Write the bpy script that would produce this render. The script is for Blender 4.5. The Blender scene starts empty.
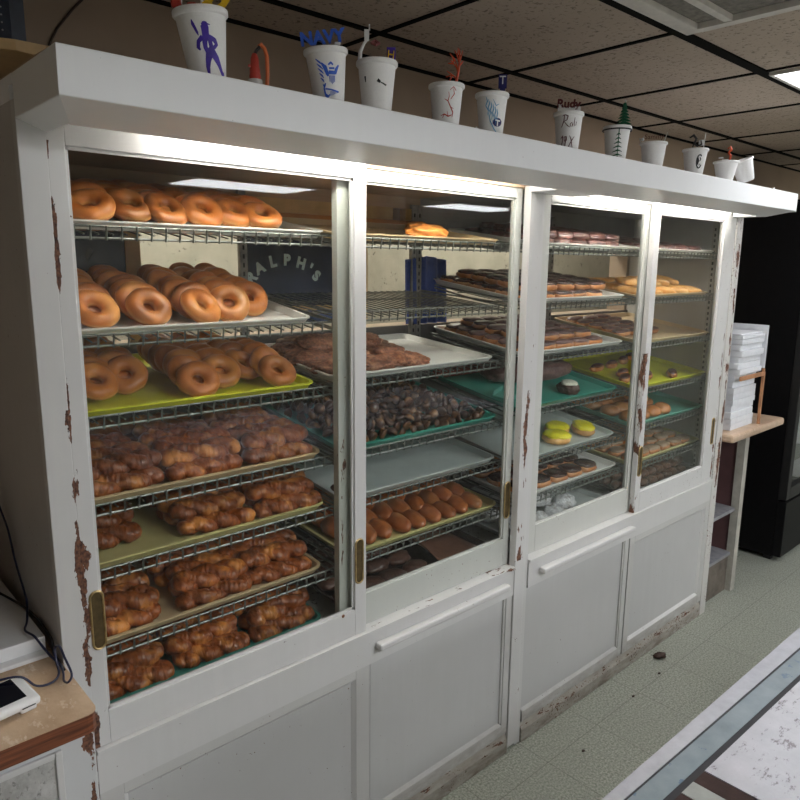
import bpy, bmesh, math, random
from math import sin, cos, pi, radians as R
from mathutils import Vector as V, Matrix, Euler, noise
random.seed(11)
sc = bpy.context.scene
COL = sc.collection

# ---------------------------------------------------------------- materials
def nt(name):
    m = bpy.data.materials.new(name); m.use_nodes = True
    t = m.node_tree; b = t.nodes['Principled BSDF']
    return m, t, b
def N(t, typ, **kw):
    n = t.nodes.new(typ)
    for k, v in kw.items():
        if k in n.inputs: n.inputs[k].default_value = v
        else: setattr(n, k, v)
    return n
def mixc(t, fac, a, b, blend='MIX'):
    n = t.nodes.new('ShaderNodeMix'); n.data_type = 'RGBA'; n.blend_type = blend
    for s, v in ((0, fac), (6, a), (7, b)):
        if hasattr(v, 'is_output'): t.links.new(v, n.inputs[s])
        else: n.inputs[s].default_value = v if s == 0 else (*v, 1)
    return n.outputs[2]
def math_(t, op, a, b=0.0, c=0.0):
    n = t.nodes.new('ShaderNodeMath'); n.operation = op
    for i, v in enumerate((a, b, c)):
        if hasattr(v, 'is_output'): t.links.new(v, n.inputs[i])
        else: n.inputs[i].default_value = v
    return n.outputs[0]
def ramp(t, fac, a, b, ca=(0, 0, 0), cb=(1, 1, 1)):
    n = t.nodes.new('ShaderNodeValToRGB'); t.links.new(fac, n.inputs[0])
    e = n.color_ramp.elements
    e[0].position = a; e[1].position = b; e[0].color = (*ca, 1); e[1].color = (*cb, 1)
    return n.outputs[0]
def coord(t, kind='Object', scale=(1, 1, 1)):
    c = t.nodes.new('ShaderNodeTexCoord'); m = t.nodes.new('ShaderNodeMapping')
    m.inputs['Scale'].default_value = scale
    t.links.new(c.outputs[kind], m.inputs['Vector'])
    return m.outputs[0]
def noi(t, vec, scale, detail=4, rough=.6):
    n = N(t, 'ShaderNodeTexNoise', Scale=scale, Detail=detail, Roughness=rough)
    t.links.new(vec, n.inputs['Vector']); return n.outputs['Fac']
def bump(t, b, h, strength=.3, dist=.002):
    n = N(t, 'ShaderNodeBump', Strength=strength, Distance=dist)
    t.links.new(h, n.inputs['Height']); t.links.new(n.outputs[0], b.inputs['Normal'])
def plain(name, col, rough=.5, metal=0, coat=0, var=.12, scale=30, bmp=0, spec=.5):
    m, t, b = nt(name)
    v = coord(t); n = noi(t, v, scale)
    dark = tuple(c*(1-var) for c in col); lite = tuple(min(1, c*(1+var)) for c in col)
    t.links.new(ramp(t, n, .3, .7, dark, lite), b.inputs['Base Color'])
    b.inputs['Roughness'].default_value = rough; b.inputs['Metallic'].default_value = metal
    b.inputs['Coat Weight'].default_value = coat; b.inputs['Coat Roughness'].default_value = .15
    b.inputs['Specular IOR Level'].default_value = spec
    if bmp: bump(t, b, n, bmp)
    return m
def emit(name, col, s):
    m, t, b = nt(name)
    b.inputs['Base Color'].default_value = (*col, 1)
    b.inputs['Emission Color'].default_value = (*col, 1); b.inputs['Emission Strength'].default_value = s
    return m

def paint(name, col=(.60, .59, .575), lines=(), specks=.70, floorwear=0, grime=.5, zwear=()):
    """old white gloss paint with chips; lines = (x, half width, z low, z high, strength)"""
    m, t, b = nt(name)
    v = coord(t)
    big = noi(t, v, 3.5, 5, .65)
    base = ramp(t, big, .25, .75, tuple(c*(1-.16*grime) for c in col), col)
    streak = noi(t, coord(t, scale=(9, 9, .8)), 4, 4)
    base = mixc(t, ramp(t, streak, .35, .8), base, tuple(c*(1-.13*grime) for c in col))
    sep = N(t, 'ShaderNodeSeparateXYZ'); t.links.new(v, sep.inputs[0])
    chipn = noi(t, coord(t, scale=(1, 1, .33)), 34, 6, .66)
    area = noi(t, coord(t, scale=(1, 1, 1)), 5, 3)
    fine = noi(t, v, 120, 2, .5)
    sp = ramp(t, fine, specks, specks+.02)
    mask = math_(t, 'MULTIPLY', sp, ramp(t, area, .5, .6))
    for (x0, hw, z0, z1, st) in lines:
        d = math_(t, 'ABSOLUTE', math_(t, 'SUBTRACT', sep.outputs[0], x0))
        near = math_(t, 'MAXIMUM', math_(t, 'SUBTRACT', 1.0, math_(t, 'DIVIDE', d, hw)), 0)
        zin = math_(t, 'MULTIPLY', math_(t, 'GREATER_THAN', sep.outputs[2], z0), math_(t, 'LESS_THAN', sep.outputs[2], z1))
        k = math_(t, 'MULTIPLY', math_(t, 'MULTIPLY', near, zin), st)
        k = math_(t, 'MULTIPLY', k, math_(t, 'ADD', math_(t, 'MULTIPLY', area, 1.6), -.25))
        s = math_(t, 'GREATER_THAN', math_(t, 'ADD', chipn, k), .74)
        s = math_(t, 'MULTIPLY', s, math_(t, 'GREATER_THAN', k, .02))
        mask = math_(t, 'MAXIMUM', mask, s)
    for (z0, hw, x0, x1, st) in zwear:
        d = math_(t, 'ABSOLUTE', math_(t, 'SUBTRACT', sep.outputs[2], z0))
        near = math_(t, 'MAXIMUM', math_(t, 'SUBTRACT', 1.0, math_(t, 'DIVIDE', d, hw)), 0)
        xin = math_(t, 'MULTIPLY', math_(t, 'GREATER_THAN', sep.outputs[0], x0), math_(t, 'LESS_THAN', sep.outputs[0], x1))
        k = math_(t, 'MULTIPLY', math_(t, 'MULTIPLY', near, xin), st)
        wn = noi(t, coord(t, scale=(.3, 1, 1)), 50, 5, .65)
        s = math_(t, 'GREATER_THAN', math_(t, 'ADD', wn, k), .76)
        s = math_(t, 'MULTIPLY', s, math_(t, 'GREATER_THAN', k, .02))
        mask = math_(t, 'MAXIMUM', mask, s)
    rust = ramp(t, noi(t, v, 130, 3), .35, .65, (.040, .016, .011), (.20, .085, .045))
    c = mixc(t, mask, base, rust)
    if floorwear:
        zf = ramp(t, sep.outputs[2], 0, floorwear, (1, 1, 1), (0, 0, 0))
        w = math_(t, 'MULTIPLY', zf, ramp(t, noi(t, coord(t, scale=(.35, 1, 1)), 26, 6, .7), .38, .62))
        c = mixc(t, w, c, (.16, .12, .085))
    t.links.new(c, b.inputs['Base Color'])
    t.links.new(math_(t, 'ADD', math_(t, 'MULTIPLY', mask, .45), .33), b.inputs['Roughness'])
    bump(t, b, math_(t, 'ADD', math_(t, 'MULTIPLY', mask, -1.0), math_(t, 'MULTIPLY', streak, .25)), .5, .0012)
    return m

M = {}
M['paint'] = paint('painted_wood')
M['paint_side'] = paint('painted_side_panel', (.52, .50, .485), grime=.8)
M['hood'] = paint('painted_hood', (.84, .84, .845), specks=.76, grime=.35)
M['left_door'] = paint('painted_door_left', lines=((.047, .028, .70, 1.42, .52), (.049, .010, 1.42, 1.9, .5)), specks=.74)
M['stile_left'] = paint('painted_stile_left', lines=((.049, .022, .0, 1.42, .60), (.049, .008, 1.42, 1.9, .5)), specks=.72)
M['back_left'] = paint('painted_back_door', (.50, .51, .47), lines=((.71, .03, .80, 1.25, .4), (1.40, .02, .7, 1.3, .15)), specks=.71)
M['right_doors'] = paint('painted_door_right', lines=((2.190, .030, .70, 1.36, .45), (2.89, .02, .70, 1.4, .4)))
M['right_back'] = paint('painted_right_back_door', (.56, .56, .52))
M['post_mid'] = paint('painted_middle_post', lines=((1.436, .028, .72, 1.30, .42), (1.46, .012, 0, .70, .2)), specks=.70)
M['post_right'] = paint('painted_right_post', (.60, .58, .55), lines=((2.945, .035, .60, 1.60, .52), (2.945, .03, 1.6, 1.95, .35)), specks=.62)
M['rail'] = paint('painted_rail', zwear=((.703, .02, .70, 1.50, .12), (.703, .02, 1.30, 1.44, .2)), specks=.73)
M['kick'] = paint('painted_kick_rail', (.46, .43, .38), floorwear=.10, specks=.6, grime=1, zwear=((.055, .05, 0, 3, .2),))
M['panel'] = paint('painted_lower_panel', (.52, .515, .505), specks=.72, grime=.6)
M['frame_dirty'] = paint('painted_lower_frame', (.55, .54, .52), floorwear=.16, specks=.7, grime=.8)

# glass: thin pane, clear with a Fresnel mirror and a little grime
def glass_mat():
    m = bpy.data.materials.new('door_glass'); m.use_nodes = True; t = m.node_tree
    for n in list(t.nodes): t.nodes.remove(n)
    out = N(t, 'ShaderNodeOutputMaterial')
    tr = N(t, 'ShaderNodeBsdfTransparent', Color=(.97, .98, .965, 1))
    gl = N(t, 'ShaderNodeBsdfGlossy', Roughness=.012, Color=(1, 1, 1, 1))
    ge = N(t, 'ShaderNodeNewGeometry'); dp = N(t, 'ShaderNodeVectorMath', operation='DOT_PRODUCT')
    t.links.new(ge.outputs['Normal'], dp.inputs[0]); t.links.new(ge.outputs['Incoming'], dp.inputs[1])
    ff = math_(t, 'POWER', math_(t, 'SUBTRACT', 1.0, math_(t, 'ABSOLUTE', dp.outputs['Value'])), 5.0)
    ff = math_(t, 'ADD', math_(t, 'MULTIPLY', ff, .9), .022)
    mx = N(t, 'ShaderNodeMixShader'); t.links.new(ff, mx.inputs[0])
    t.links.new(tr.outputs[0], mx.inputs[1]); t.links.new(gl.outputs[0], mx.inputs[2])
    df = N(t, 'ShaderNodeBsdfDiffuse', Color=(.6, .6, .58, 1))
    mx2 = N(t, 'ShaderNodeMixShader')
    g = math_(t, 'MULTIPLY', ramp(t, noi(t, coord(t, scale=(14, 1, .7)), 6, 5), .5, .85), .022)
    g = math_(t, 'ADD', g, .001)
    t.links.new(g, mx2.inputs[0]); t.links.new(mx.outputs[0], mx2.inputs[1]); t.links.new(df.outputs[0], mx2.inputs[2])
    t.links.new(mx2.outputs[0], out.inputs[0])
    return m
M['glass'] = glass_mat()

def pastry(name, ca, cb, cc=None, scale=40, rough=.3, coat=.5, bmp=.3, edge=None, dist=.0015, streaks=None):
    m, t, b = nt(name)
    v = coord(t)
    oi = N(t, 'ShaderNodeObjectInfo')
    n4 = N(t, 'ShaderNodeTexNoise', Scale=scale, Detail=5, Roughness=.6)
    n4.noise_dimensions = '4D'; t.links.new(v, n4.inputs['Vector'])
    t.links.new(math_(t, 'MULTIPLY', oi.outputs['Random'], 50), n4.inputs['W'])
    c = ramp(t, n4.outputs[0], .32, .68, ca, cb)
    if cc:
        n2 = N(t, 'ShaderNodeTexNoise', Scale=scale*.35, Detail=3, Roughness=.5); n2.noise_dimensions = '4D'
        t.links.new(v, n2.inputs['Vector']); t.links.new(math_(t, 'MULTIPLY', oi.outputs['Random'], 31), n2.inputs['W'])
        c = mixc(t, ramp(t, n2.outputs[0], .52, .66), c, cc)
    if edge:   # pale fry line round the side of a ring
        sep = N(t, 'ShaderNodeSeparateXYZ'); t.links.new(v, sep.inputs[0])
        z = math_(t, 'ABSOLUTE', math_(t, 'ADD', sep.outputs[2], math_(t, 'MULTIPLY', math_(t, 'SUBTRACT', n4.outputs[0], .5), .006)))
        c = mixc(t, math_(t, 'MULTIPLY', ramp(t, z, .0015, .005, (1, 1, 1), (0, 0, 0)), .6), c, edge)
    br = math_(t, 'ADD', math_(t, 'MULTIPLY', oi.outputs['Random'], .45), .78)
    hsv = N(t, 'ShaderNodeHueSaturation'); t.links.new(c, hsv.inputs['Color']); t.links.new(br, hsv.inputs['Value'])
    t.links.new(hsv.outputs[0], b.inputs['Base Color'])
    b.inputs['Roughness'].default_value = rough; b.inputs['Coat Weight'].default_value = coat
    b.inputs['Coat Roughness'].default_value = .18
    h = n4.outputs[0]
    if streaks:
        h = noi(t, coord(t, scale=streaks), 55, 3, .5)
    bump(t, b, h, bmp, dist)
    return m
M['donut'] = pastry('glazed_donut_crust', (.40, .105, .017), (.62, .21, .040), (.68, .29, .075), 26, .42, .22, .3, edge=(.76, .46, .17))
M['twist'] = pastry('cinnamon_twist_crust', (.13, .027, .006), (.42, .115, .024), (.66, .25, .055), 60, .40, .22, 1, dist=.006, streaks=(2.2, .45, .45))
M['fritter'] = pastry('crumb_topping', (.07, .022, .012), (.40, .15, .075), (.52, .25, .14), 130, .6, .1, 1, dist=.004)
M['fritter_dark'] = pastry('dark_crumb_topping', (.045, .018, .010), (.17, .07, .035), None, 90, .5, .2, 1, dist=.004)
M['hole'] = pastry('chocolate_donut_hole', (.020, .008, .004), (.12, .050, .022), (.34, .17, .07), 80, .3, .5, .6)
M['bun'] = pastry('glazed_bun_crust', (.42, .14, .035), (.62, .25, .08), (.60, .30, .13), 30, .3, .4, .25)
M['bunred'] = pastry('reddish_bun_crust', (.30, .075, .020), (.52, .17, .045), (.58, .25, .09), 30, .35, .3, .4)
M['choc'] = pastry('chocolate_icing', (.035, .013, .010), (.085, .035, .028), None, 40, .25, .5, .3)
M['maroon'] = pastry('pink_brown_icing', (.050, .013, .010), (.135, .045, .036), (.28, .13, .11), 40, .3, .4, .3)
M['mauve'] = pastry('mauve_chocolate_icing', (.10, .045, .040), (.20, .11, .10), None, 40, .35, .3, .3)
M['gold'] = pastry('golden_crust', (.60, .27, .06), (.85, .50, .18), None, 30, .35, .3, .25)
M['orange'] = pastry('orange_crust', (.62, .20, .035), (.85, .36, .09), None, 30, .3, .5, .25)
M['tan_cake'] = pastry('greyish_cake_glaze', (.24, .15, .085), (.42, .29, .19), None, 40, .4, .3, .4)
M['sugar'] = pastry('powdered_sugar_coat', (.50, .50, .52), (.88, .88, .90), (.30, .27, .25), 110, .8, 0, .8, dist=.002)
M['yellow_icing'] = plain('yellow_icing', (.95, .80, .012), .35, coat=.3, scale=60, bmp=.3)
M['white_icing'] = plain('white_icing', (.80, .78, .66), .4, scale=80, bmp=.3)
M['darkcake'] = pastry('sprinkled_dark_cake', (.035, .015, .010), (.13, .06, .04), None, 140, .5, .2, 1)
M['t_white'] = plain('white_tray_plastic', (.80, .79, .76), .35, var=.06, scale=12)
M['t_grey'] = plain('worn_white_tray_plastic', (.56, .60, .59), .33, var=.07, scale=12)
M['t_yellow'] = plain('yellow_tray_plastic', (.70, .72, .035), .35, var=.12, scale=10)
M['t_green'] = plain('teal_tray_plastic', (.045, .30, .235), .35, var=.12, scale=10)
M['t_mint'] = plain('mint_tray_plastic', (.16, .46, .38), .35, var=.12, scale=10)
M['t_tan'] = plain('tan_tray_plastic', (.66, .50, .30), .4, var=.10, scale=10)
M['t_wheat'] = plain('wheat_tray_plastic', (.62, .56, .25), .4, var=.10, scale=10)
M['t_dark'] = plain('dark_brown_tray', (.035, .018, .015), .6, var=.4, scale=30, spec=.2)
M['wire'] = plain('aged_chrome_wire', (.21, .22, .205), .42, metal=.75, var=.35, scale=60)
M['slot'] = plain('galvanised_upright', (.30, .28, .26), .5, metal=.5, var=.3)
M['holes'] = plain('slot_shadow_black', (.012, .011, .010), .8)
M['ply'] = plain('orange_plywood', (.58, .27, .09), .55, var=.25, scale=6)
M['ply_light'] = plain('pale_pine_board', (.62, .42, .20), .55, var=.2, scale=9)
M['inner_grey'] = plain('grey_inner_panel', (.33, .31, .30), .6, var=.15, scale=6)
M['shaded_back'] = plain('shaded_back_board', (.10, .09, .085), .7, var=.3, scale=8)  # shade deep inside the case put into the panel colour
M['inner_brown'] = plain('brown_inner_panel', (.50, .35, .23), .55, var=.15, scale=6)
M['brass'] = plain('aged_brass', (.46, .34, .16), .35, metal=.8, var=.35, scale=80)
M['pulldark'] = plain('brass_recess', (.11, .075, .03), .5, metal=.5, var=.3, scale=60)
M['rust'] = plain('rusty_screw', (.20, .09, .04), .6, metal=.4, var=.4, scale=200)
M['tube'] = emit('fluorescent_tube_glow', (1, .97, .91), 26)
M['navy'] = plain('dark_navy_pane', (.012, .018, .045), .25, var=.6, scale=5)
M['navy2'] = plain('blue_lower_pane', (.05, .085, .20), .4, var=.5, scale=9)
M['silver'] = plain('silver_lettering', (.62, .72, .72), .5, var=.2)
M['blue'] = plain('reflected_shirt_blue', (.03, .07, .32), .8, var=.25, scale=20)  # for the sheet that stands in for a reflection in the glass
M['foam'] = plain('white_foam', (.90, .885, .87), .55, var=.03, scale=200, bmp=.1)
M['purple'] = plain('purple_marker', (.055, .02, .34), .5, var=.3)
M['bluemark'] = plain('blue_marker', (.03, .12, .62), .5)
M['navymark'] = plain('navy_marker', (.012, .012, .12), .5)
M['skymark'] = plain('sky_blue_marker', (.10, .36, .62), .5)
M['redmark'] = plain('red_marker', (.50, .03, .012), .5)
M['maroonmark'] = plain('maroon_marker', (.10, .012, .015), .5)
M['greenmark'] = plain('green_marker', (.006, .10, .045), .5)
M['blackmark'] = plain('black_marker', (.008, .008, .01), .5)
M['redorange'] = plain('orange_red_twigs', (.62, .08, .025), .5, var=.3)
M['yellowtop'] = plain('golden_yellow_plastic', (.85, .55, .015), .4)
M['whitepl'] = plain('white_plastic', (.78, .78, .78), .35, var=.03)
M['redpl'] = plain('red_plastic', (.42, .035, .02), .4)
M['orangecord'] = plain('orange_hose', (.60, .15, .05), .4)
M['brownmark'] = plain('brown_card', (.17, .07, .05), .7)
M['clearpl'] = plain('translucent_straw', (.6, .58, .55), .2)
M['blackpl'] = plain('black_plastic', (.008, .008, .010), .3, var=.2)
M['screen'] = plain('dark_screen', (.006, .007, .012), .12, var=.2)
M['cablem'] = plain('navy_cable', (.010, .013, .045), .4)
M['cableb'] = plain('black_cable', (.008, .008, .010), .4)
M['fridge'] = plain('black_fridge_enamel', (.004, .004, .0045), .45, var=.2, spec=.15)
M['fridge_edge'] = plain('charcoal_trim', (.014, .014, .014), .4, spec=.3)
M['box_white'] = plain('white_carton', (.70, .71, .74), .7, var=.05)
M['carton'] = plain('brown_cardboard', (.40, .19, .09), .8, var=.25)
M['maroonpl'] = plain('maroon_board', (.115, .055, .055), .6, var=.2, scale=8)
M['shelfmetal'] = plain('grey_shelf_liner', (.28, .28, .30), .4, metal=.2, var=.2)
M['woodold'] = plain('greasy_grey_wood', (.15, .125, .10), .7, var=.35, scale=14)
M['strapwood'] = plain('pale_post_wood', (.40, .38, .33), .6, var=.2, scale=14)
M['alu'] = plain('scratched_aluminium', (.36, .36, .39), .38, metal=.25, var=.10, scale=40)
M['blackgap'] = plain('black_gasket', (.015, .014, .018), .6)
M['sack'] = plain('dark_sack', (.05, .045, .045), .35, var=.5, scale=30, bmp=.8)
M['tee'] = plain('black_ceiling_tee', (.008, .007, .006), .9, spec=.1)
M['vent'] = plain('painted_vent_metal', (.68, .64, .58), .5, var=.1)
M['ventin'] = plain('dusty_vent_filter', (.22, .20, .17), .9, var=.3, scale=60)
M['panel_on'] = emit('light_panel_glow', (.93, .96, 1), 9.0)
M['panel_kitchen'] = emit('kitchen_strip_glow', (1, .97, .88), 14)
M['panel_dim'] = emit('dimmer_panel_glow', (.93, .96, 1), 2.6)
M['crumb'] = plain('burnt_crumb', (.045, .02, .012), .6, var=.4, scale=120, bmp=.8)
M['jar'] = plain('dark_glass_jar', (.04, .035, .03), .15)
M['crate'] = plain('dark_blue_crate', (.018, .026, .045), .4, var=.3)

def wood_edge():
    m, t, b = nt('dark_stained_edge')
    v = coord(t, scale=(.25, 1, 6)); n = noi(t, v, 40, 5)
    t.links.new(ramp(t, n, .3, .7, (.07, .018, .008), (.26, .085, .035)), b.inputs['Base Color'])
    b.inputs['Roughness'].default_value = .4; return m
M['wood_edge'] = wood_edge()
def laminate(name, a, bb, c, scale=7):
    m, t, b = nt(name)
    v = coord(t, scale=(1.4, .7, 1)); n = noi(t, v, scale, 7, .7); n2 = noi(t, v, scale*5, 5, .7)
    col = ramp(t, n, .35, .65, a, bb)
    col = mixc(t, ramp(t, n2, .56, .66), col, c)
    t.links.new(col, b.inputs['Base Color']); b.inputs['Roughness'].default_value = .38
    return m
M['lam'] = laminate('beige_marbled_laminate', (.42, .27, .16), (.62, .46, .31), (.70, .58, .45))
M['lam2'] = laminate('tan_worktop_laminate', (.42, .28, .18), (.58, .43, .31), (.60, .46, .36), 12)
M['lam_edge'] = plain('tan_worktop_edge', (.62, .45, .29), .4)
M['marble'] = laminate('grey_marbled_inset', (.34, .33, .31), (.60, .59, .57), (.18, .17, .16), 14)
def scratched():
    m, t, b = nt('scuffed_white_top')
    v = coord(t)
    c = ramp(t, noi(t, v, 9, 6, .7), .3, .7, (.32, .315, .34), (.44, .43, .46))
    s = ramp(t, noi(t, coord(t, scale=(1, 2.2, 1)), 30, 6, .75), .56, .63)
    c = mixc(t, s, c, (.14, .12, .13))
    t.links.new(c, b.inputs['Base Color']); b.inputs['Roughness'].default_value = .28; return m
M['scuff'] = scratched()
def band():
    m, t, b = nt('blue_grey_metal_band')
    v = coord(t, scale=(1, 1, 1))
    c = ramp(t, noi(t, v, 14, 5), .3, .7, (.11, .145, .165), (.20, .24, .265))
    s = ramp(t, noi(t, v, 34, 4, .6), .62, .64)
    c = mixc(t, s, c, (.09, .14, .20))
    t.links.new(c, b.inputs['Base Color']); b.inputs['Roughness'].default_value = .35; return m
M['band'] = band()

def floor_mat():
    m, t, b = nt('speckled_vinyl_tile')
    v = coord(t)
    n = noi(t, v, 130, 3, .7); n3 = noi(t, v, 2.2, 4)
    c = ramp(t, n, .36, .64, (.17, .18, .148), (.43, .445, .38))
    c = mixc(t, ramp(t, n3, .3, .75), c, (.30, .32, .28), 'MULTIPLY' if False else 'MIX') if False else c
    c = mixc(t, math_(t, 'MULTIPLY', ramp(t, n3, .45, .7), .35), c, (.25, .26, .22))
    sp = ramp(t, noi(t, v, 55, 2), .70, .73)
    c = mixc(t, math_(t, 'MULTIPLY', sp, .6), c, (.12, .11, .09))
    sep = N(t, 'ShaderNodeSeparateXYZ'); t.links.new(v, sep.inputs[0])
    seam = None
    for i, off in ((0, 2.395), (1, -.13)):
        u = math_(t, 'DIVIDE', math_(t, 'SUBTRACT', sep.outputs[i], off), .3048)
        fr = math_(t, 'ABSOLUTE', math_(t, 'SUBTRACT', math_(t, 'FRACT', math_(t, 'ADD', u, 100.5)), .5))
        s = math_(t, 'LESS_THAN', fr, .0045)
        seam = s if seam is None else math_(t, 'MAXIMUM', seam, s)
    c = mixc(t, math_(t, 'MULTIPLY', seam, .6), c, (.10, .10, .08))
    t.links.new(c, b.inputs['Base Color']); b.inputs['Roughness'].default_value = .42
    bump(t, b, n, .05); return m
M['floor'] = floor_mat()
def ceil_mat():
    m, t, b = nt('fissured_ceiling_tile')
    v = coord(t)
    c = ramp(t, noi(t, v, 1.3, 3), .3, .7, (.47, .38, .30), (.55, .455, .365))
    pits = ramp(t, noi(t, v, 70, 5, .7), .56, .64)
    c = mixc(t, math_(t, 'MULTIPLY', pits, .75), c, (.10, .08, .06))
    t.links.new(c, b.inputs['Base Color']); b.inputs['Roughness'].default_value = .95
    bump(t, b, pits, -.6, .003); return m
M['ceil'] = ceil_mat()
M['wall'] = plain('beige_wall_paint', (.40, .30, .215), .7, var=.08, scale=3)
M['wallfar'] = plain('pale_shop_wall', (.45, .43, .40), .8, var=.05, scale=3)
def cream():
    m, t, b = nt('splattered_cream_panel')
    v = coord(t)
    c = ramp(t, noi(t, v, 6, 4), .3, .7, (.40, .39, .32), (.56, .55, .47))
    s = ramp(t, noi(t, coord(t, scale=(1, 1, 1.3)), 38, 6, .75), .61, .65)
    s = math_(t, 'MULTIPLY', s, ramp(t, noi(t, v, 7, 2), .42, .55))
    c = mixc(t, s, c, (.06, .055, .05))
    t.links.new(c, b.inputs['Base Color']); b.inputs['Roughness'].default_value = .6; return m
M['cream'] = cream()
def casefloor():
    m, t, b = nt('crumb_strewn_case_floor')
    v = coord(t)
    s = ramp(t, noi(t, v, 60, 5, .7), .58, .62)
    t.links.new(mixc(t, s, (.36, .36, .35), (.05, .04, .035)), b.inputs['Base Color']); b.inputs['Roughness'].default_value = .5
    return m
M['casefloor'] = casefloor()

# ---------------------------------------------------------------- mesh helper
class MB:
    def __init__(s): s.v = []; s.f = []; s.mi = []
    def add(s, vs, fs, mi=0, mat=None):
        o = len(s.v)
        s.v += [tuple(mat @ V(p)) if mat else tuple(p) for p in vs]
        for f in fs: s.f.append(tuple(i+o for i in f)); s.mi.append(mi)
        return s
    def box(s, x0, x1, y0, y1, z0, z1, mi=0, mat=None, bev=0):
        b = bmesh.new(); bmesh.ops.create_cube(b, size=1)
        for v in b.verts: v.co = V(((x0+x1)/2+v.co.x*(x1-x0), (y0+y1)/2+v.co.y*(y1-y0), (z0+z1)/2+v.co.z*(z1-z0)))
        if bev: bmesh.ops.bevel(b, geom=list(b.edges), offset=bev, segments=2, affect='EDGES', profile=.5)
        b.verts.index_update()
        s.add([v.co.copy() for v in b.verts], [[v.index for v in f.verts] for f in b.faces], mi, mat); b.free(); return s
    def tube(s, pts, rad, n=8, mi=0, closed=False, caps=True, mat=None):
        pts = [V(p) for p in pts]; L = len(pts)
        if not isinstance(rad, (list, tuple)): rad = [rad]*L
        vs = []; fs = []; up = None
        for i, p in enumerate(pts):
            if closed: d = (pts[(i+1) % L]-pts[i-1])
            else: d = pts[min(i+1, L-1)]-pts[max(i-1, 0)]
            if d.length < 1e-9: d = V((0, 0, 1))
            d.normalize()
            if up is None:
                up = V((0, 0, 1)) if abs(d.z) < .9 else V((1, 0, 0))
            a = d.cross(up)
            if a.length < 1e-6: a = d.cross(V((1, 0, 0)))
            a.normalize(); up = a.cross(d).normalized()
            for k in range(n):
                t = 2*pi*k/n; vs.append(p+(a*cos(t)+up*sin(t))*rad[i])
        for i in range(L if closed else L-1):
            j = (i+1) % L
            for k in range(n):
                k2 = (k+1) % n
                fs.append((i*n+k, i*n+k2, j*n+k2, j*n+k))
        if caps and not closed:
            fs.append(tuple(range(n-1, -1, -1))); fs.append(tuple((L-1)*n+k for k in range(n)))
        return s.add(vs, fs, mi, mat)
    def lathe(s, prof, n=32, mi=0, mat=None, sx=1, sy=1, closed=False):
        vs = []; fs = []; L = len(prof)
        for r, z in prof:
            for k in range(n):
                t = 2*pi*k/n; vs.append((r*cos(t)*sx, r*sin(t)*sy, z))
        for i in range(L if closed else L-1):
            j = (i+1) % L
            for k in range(n):
                k2 = (k+1) % n; fs.append((i*n+k, i*n+k2, j*n+k2, j*n+k))
        if not closed:
            fs.append(tuple(range(n-1, -1, -1))); fs.append(tuple((L-1)*n+k for k in range(n)))
        return s.add(vs, fs, mi, mat)
    def prism(s, poly, z0, z1, mi=0, mat=None):
        n = len(poly)
        vs = [(x, y, z0) for x, y in poly]+[(x, y, z1) for x, y in poly]
        fs = [tuple(range(n-1, -1, -1)), tuple(range(n, 2*n))]+[(i, (i+1) % n, n+(i+1) % n, n+i) for i in range(n)]
        return s.add(vs, fs, mi, mat)
    def mesh(s, name, mats, smooth=False):
        me = bpy.data.meshes.new(name); me.from_pydata(s.v, [], s.f)
        if not isinstance(mats, (list, tuple)): mats = [mats]
        for m in mats: me.materials.append(M[m] if isinstance(m, str) else m)
        if len(mats) > 1: me.polygons.foreach_set('material_index', s.mi)
        if smooth: me.polygons.foreach_set('use_smooth', [True]*len(me.polygons))
        b = bmesh.new(); b.from_mesh(me); bmesh.ops.recalc_face_normals(b, faces=b.faces)
        b.to_mesh(me); b.free(); me.update()
        if smooth:
            try: me.set_sharp_from_angle(angle=R(45))
            except Exception: pass
        return me
    def obj(s, name, mats, parent=None, smooth=False, loc=None, rot=None):
        return link(name, s.mesh(name, mats, smooth), parent, loc, rot)
def link(name, me, parent=None, loc=None, rot=None):
    o = bpy.data.objects.new(name, me); COL.objects.link(o)
    if parent: o.parent = parent
    if loc is not None: o.location = loc
    if rot is not None: o.rotation_euler = rot
    return o
def tag(o, label, cat, group=None, kind=None):
    o['label'] = label
    if cat: o['category'] = cat
    if group: o['group'] = group
    if kind: o['kind'] = kind
    return o
def thing(name, label, cat, loc=(0, 0, 0), rot=(0, 0, 0), group=None):
    o = bpy.data.objects.new(name, None); COL.objects.link(o)
    o.empty_display_size = .05; o.location = loc; o.rotation_euler = rot
    return tag(o, label, cat, group)
def struct(o): o['kind'] = 'structure'; return o
def copy_tree(src, loc=None, rot=None, label=None, group=None):
    r = src.copy(); COL.objects.link(r)
    if loc is not None: r.location = loc
    if rot is not None: r.rotation_euler = rot
    if label: r['label'] = label
    if group: r['group'] = group
    for ch in list(src.children):
        c = ch.copy(); COL.objects.link(c); c.parent = r
        for g in list(ch.children):
            d = g.copy(); COL.objects.link(d); d.parent = c
    return r

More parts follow.
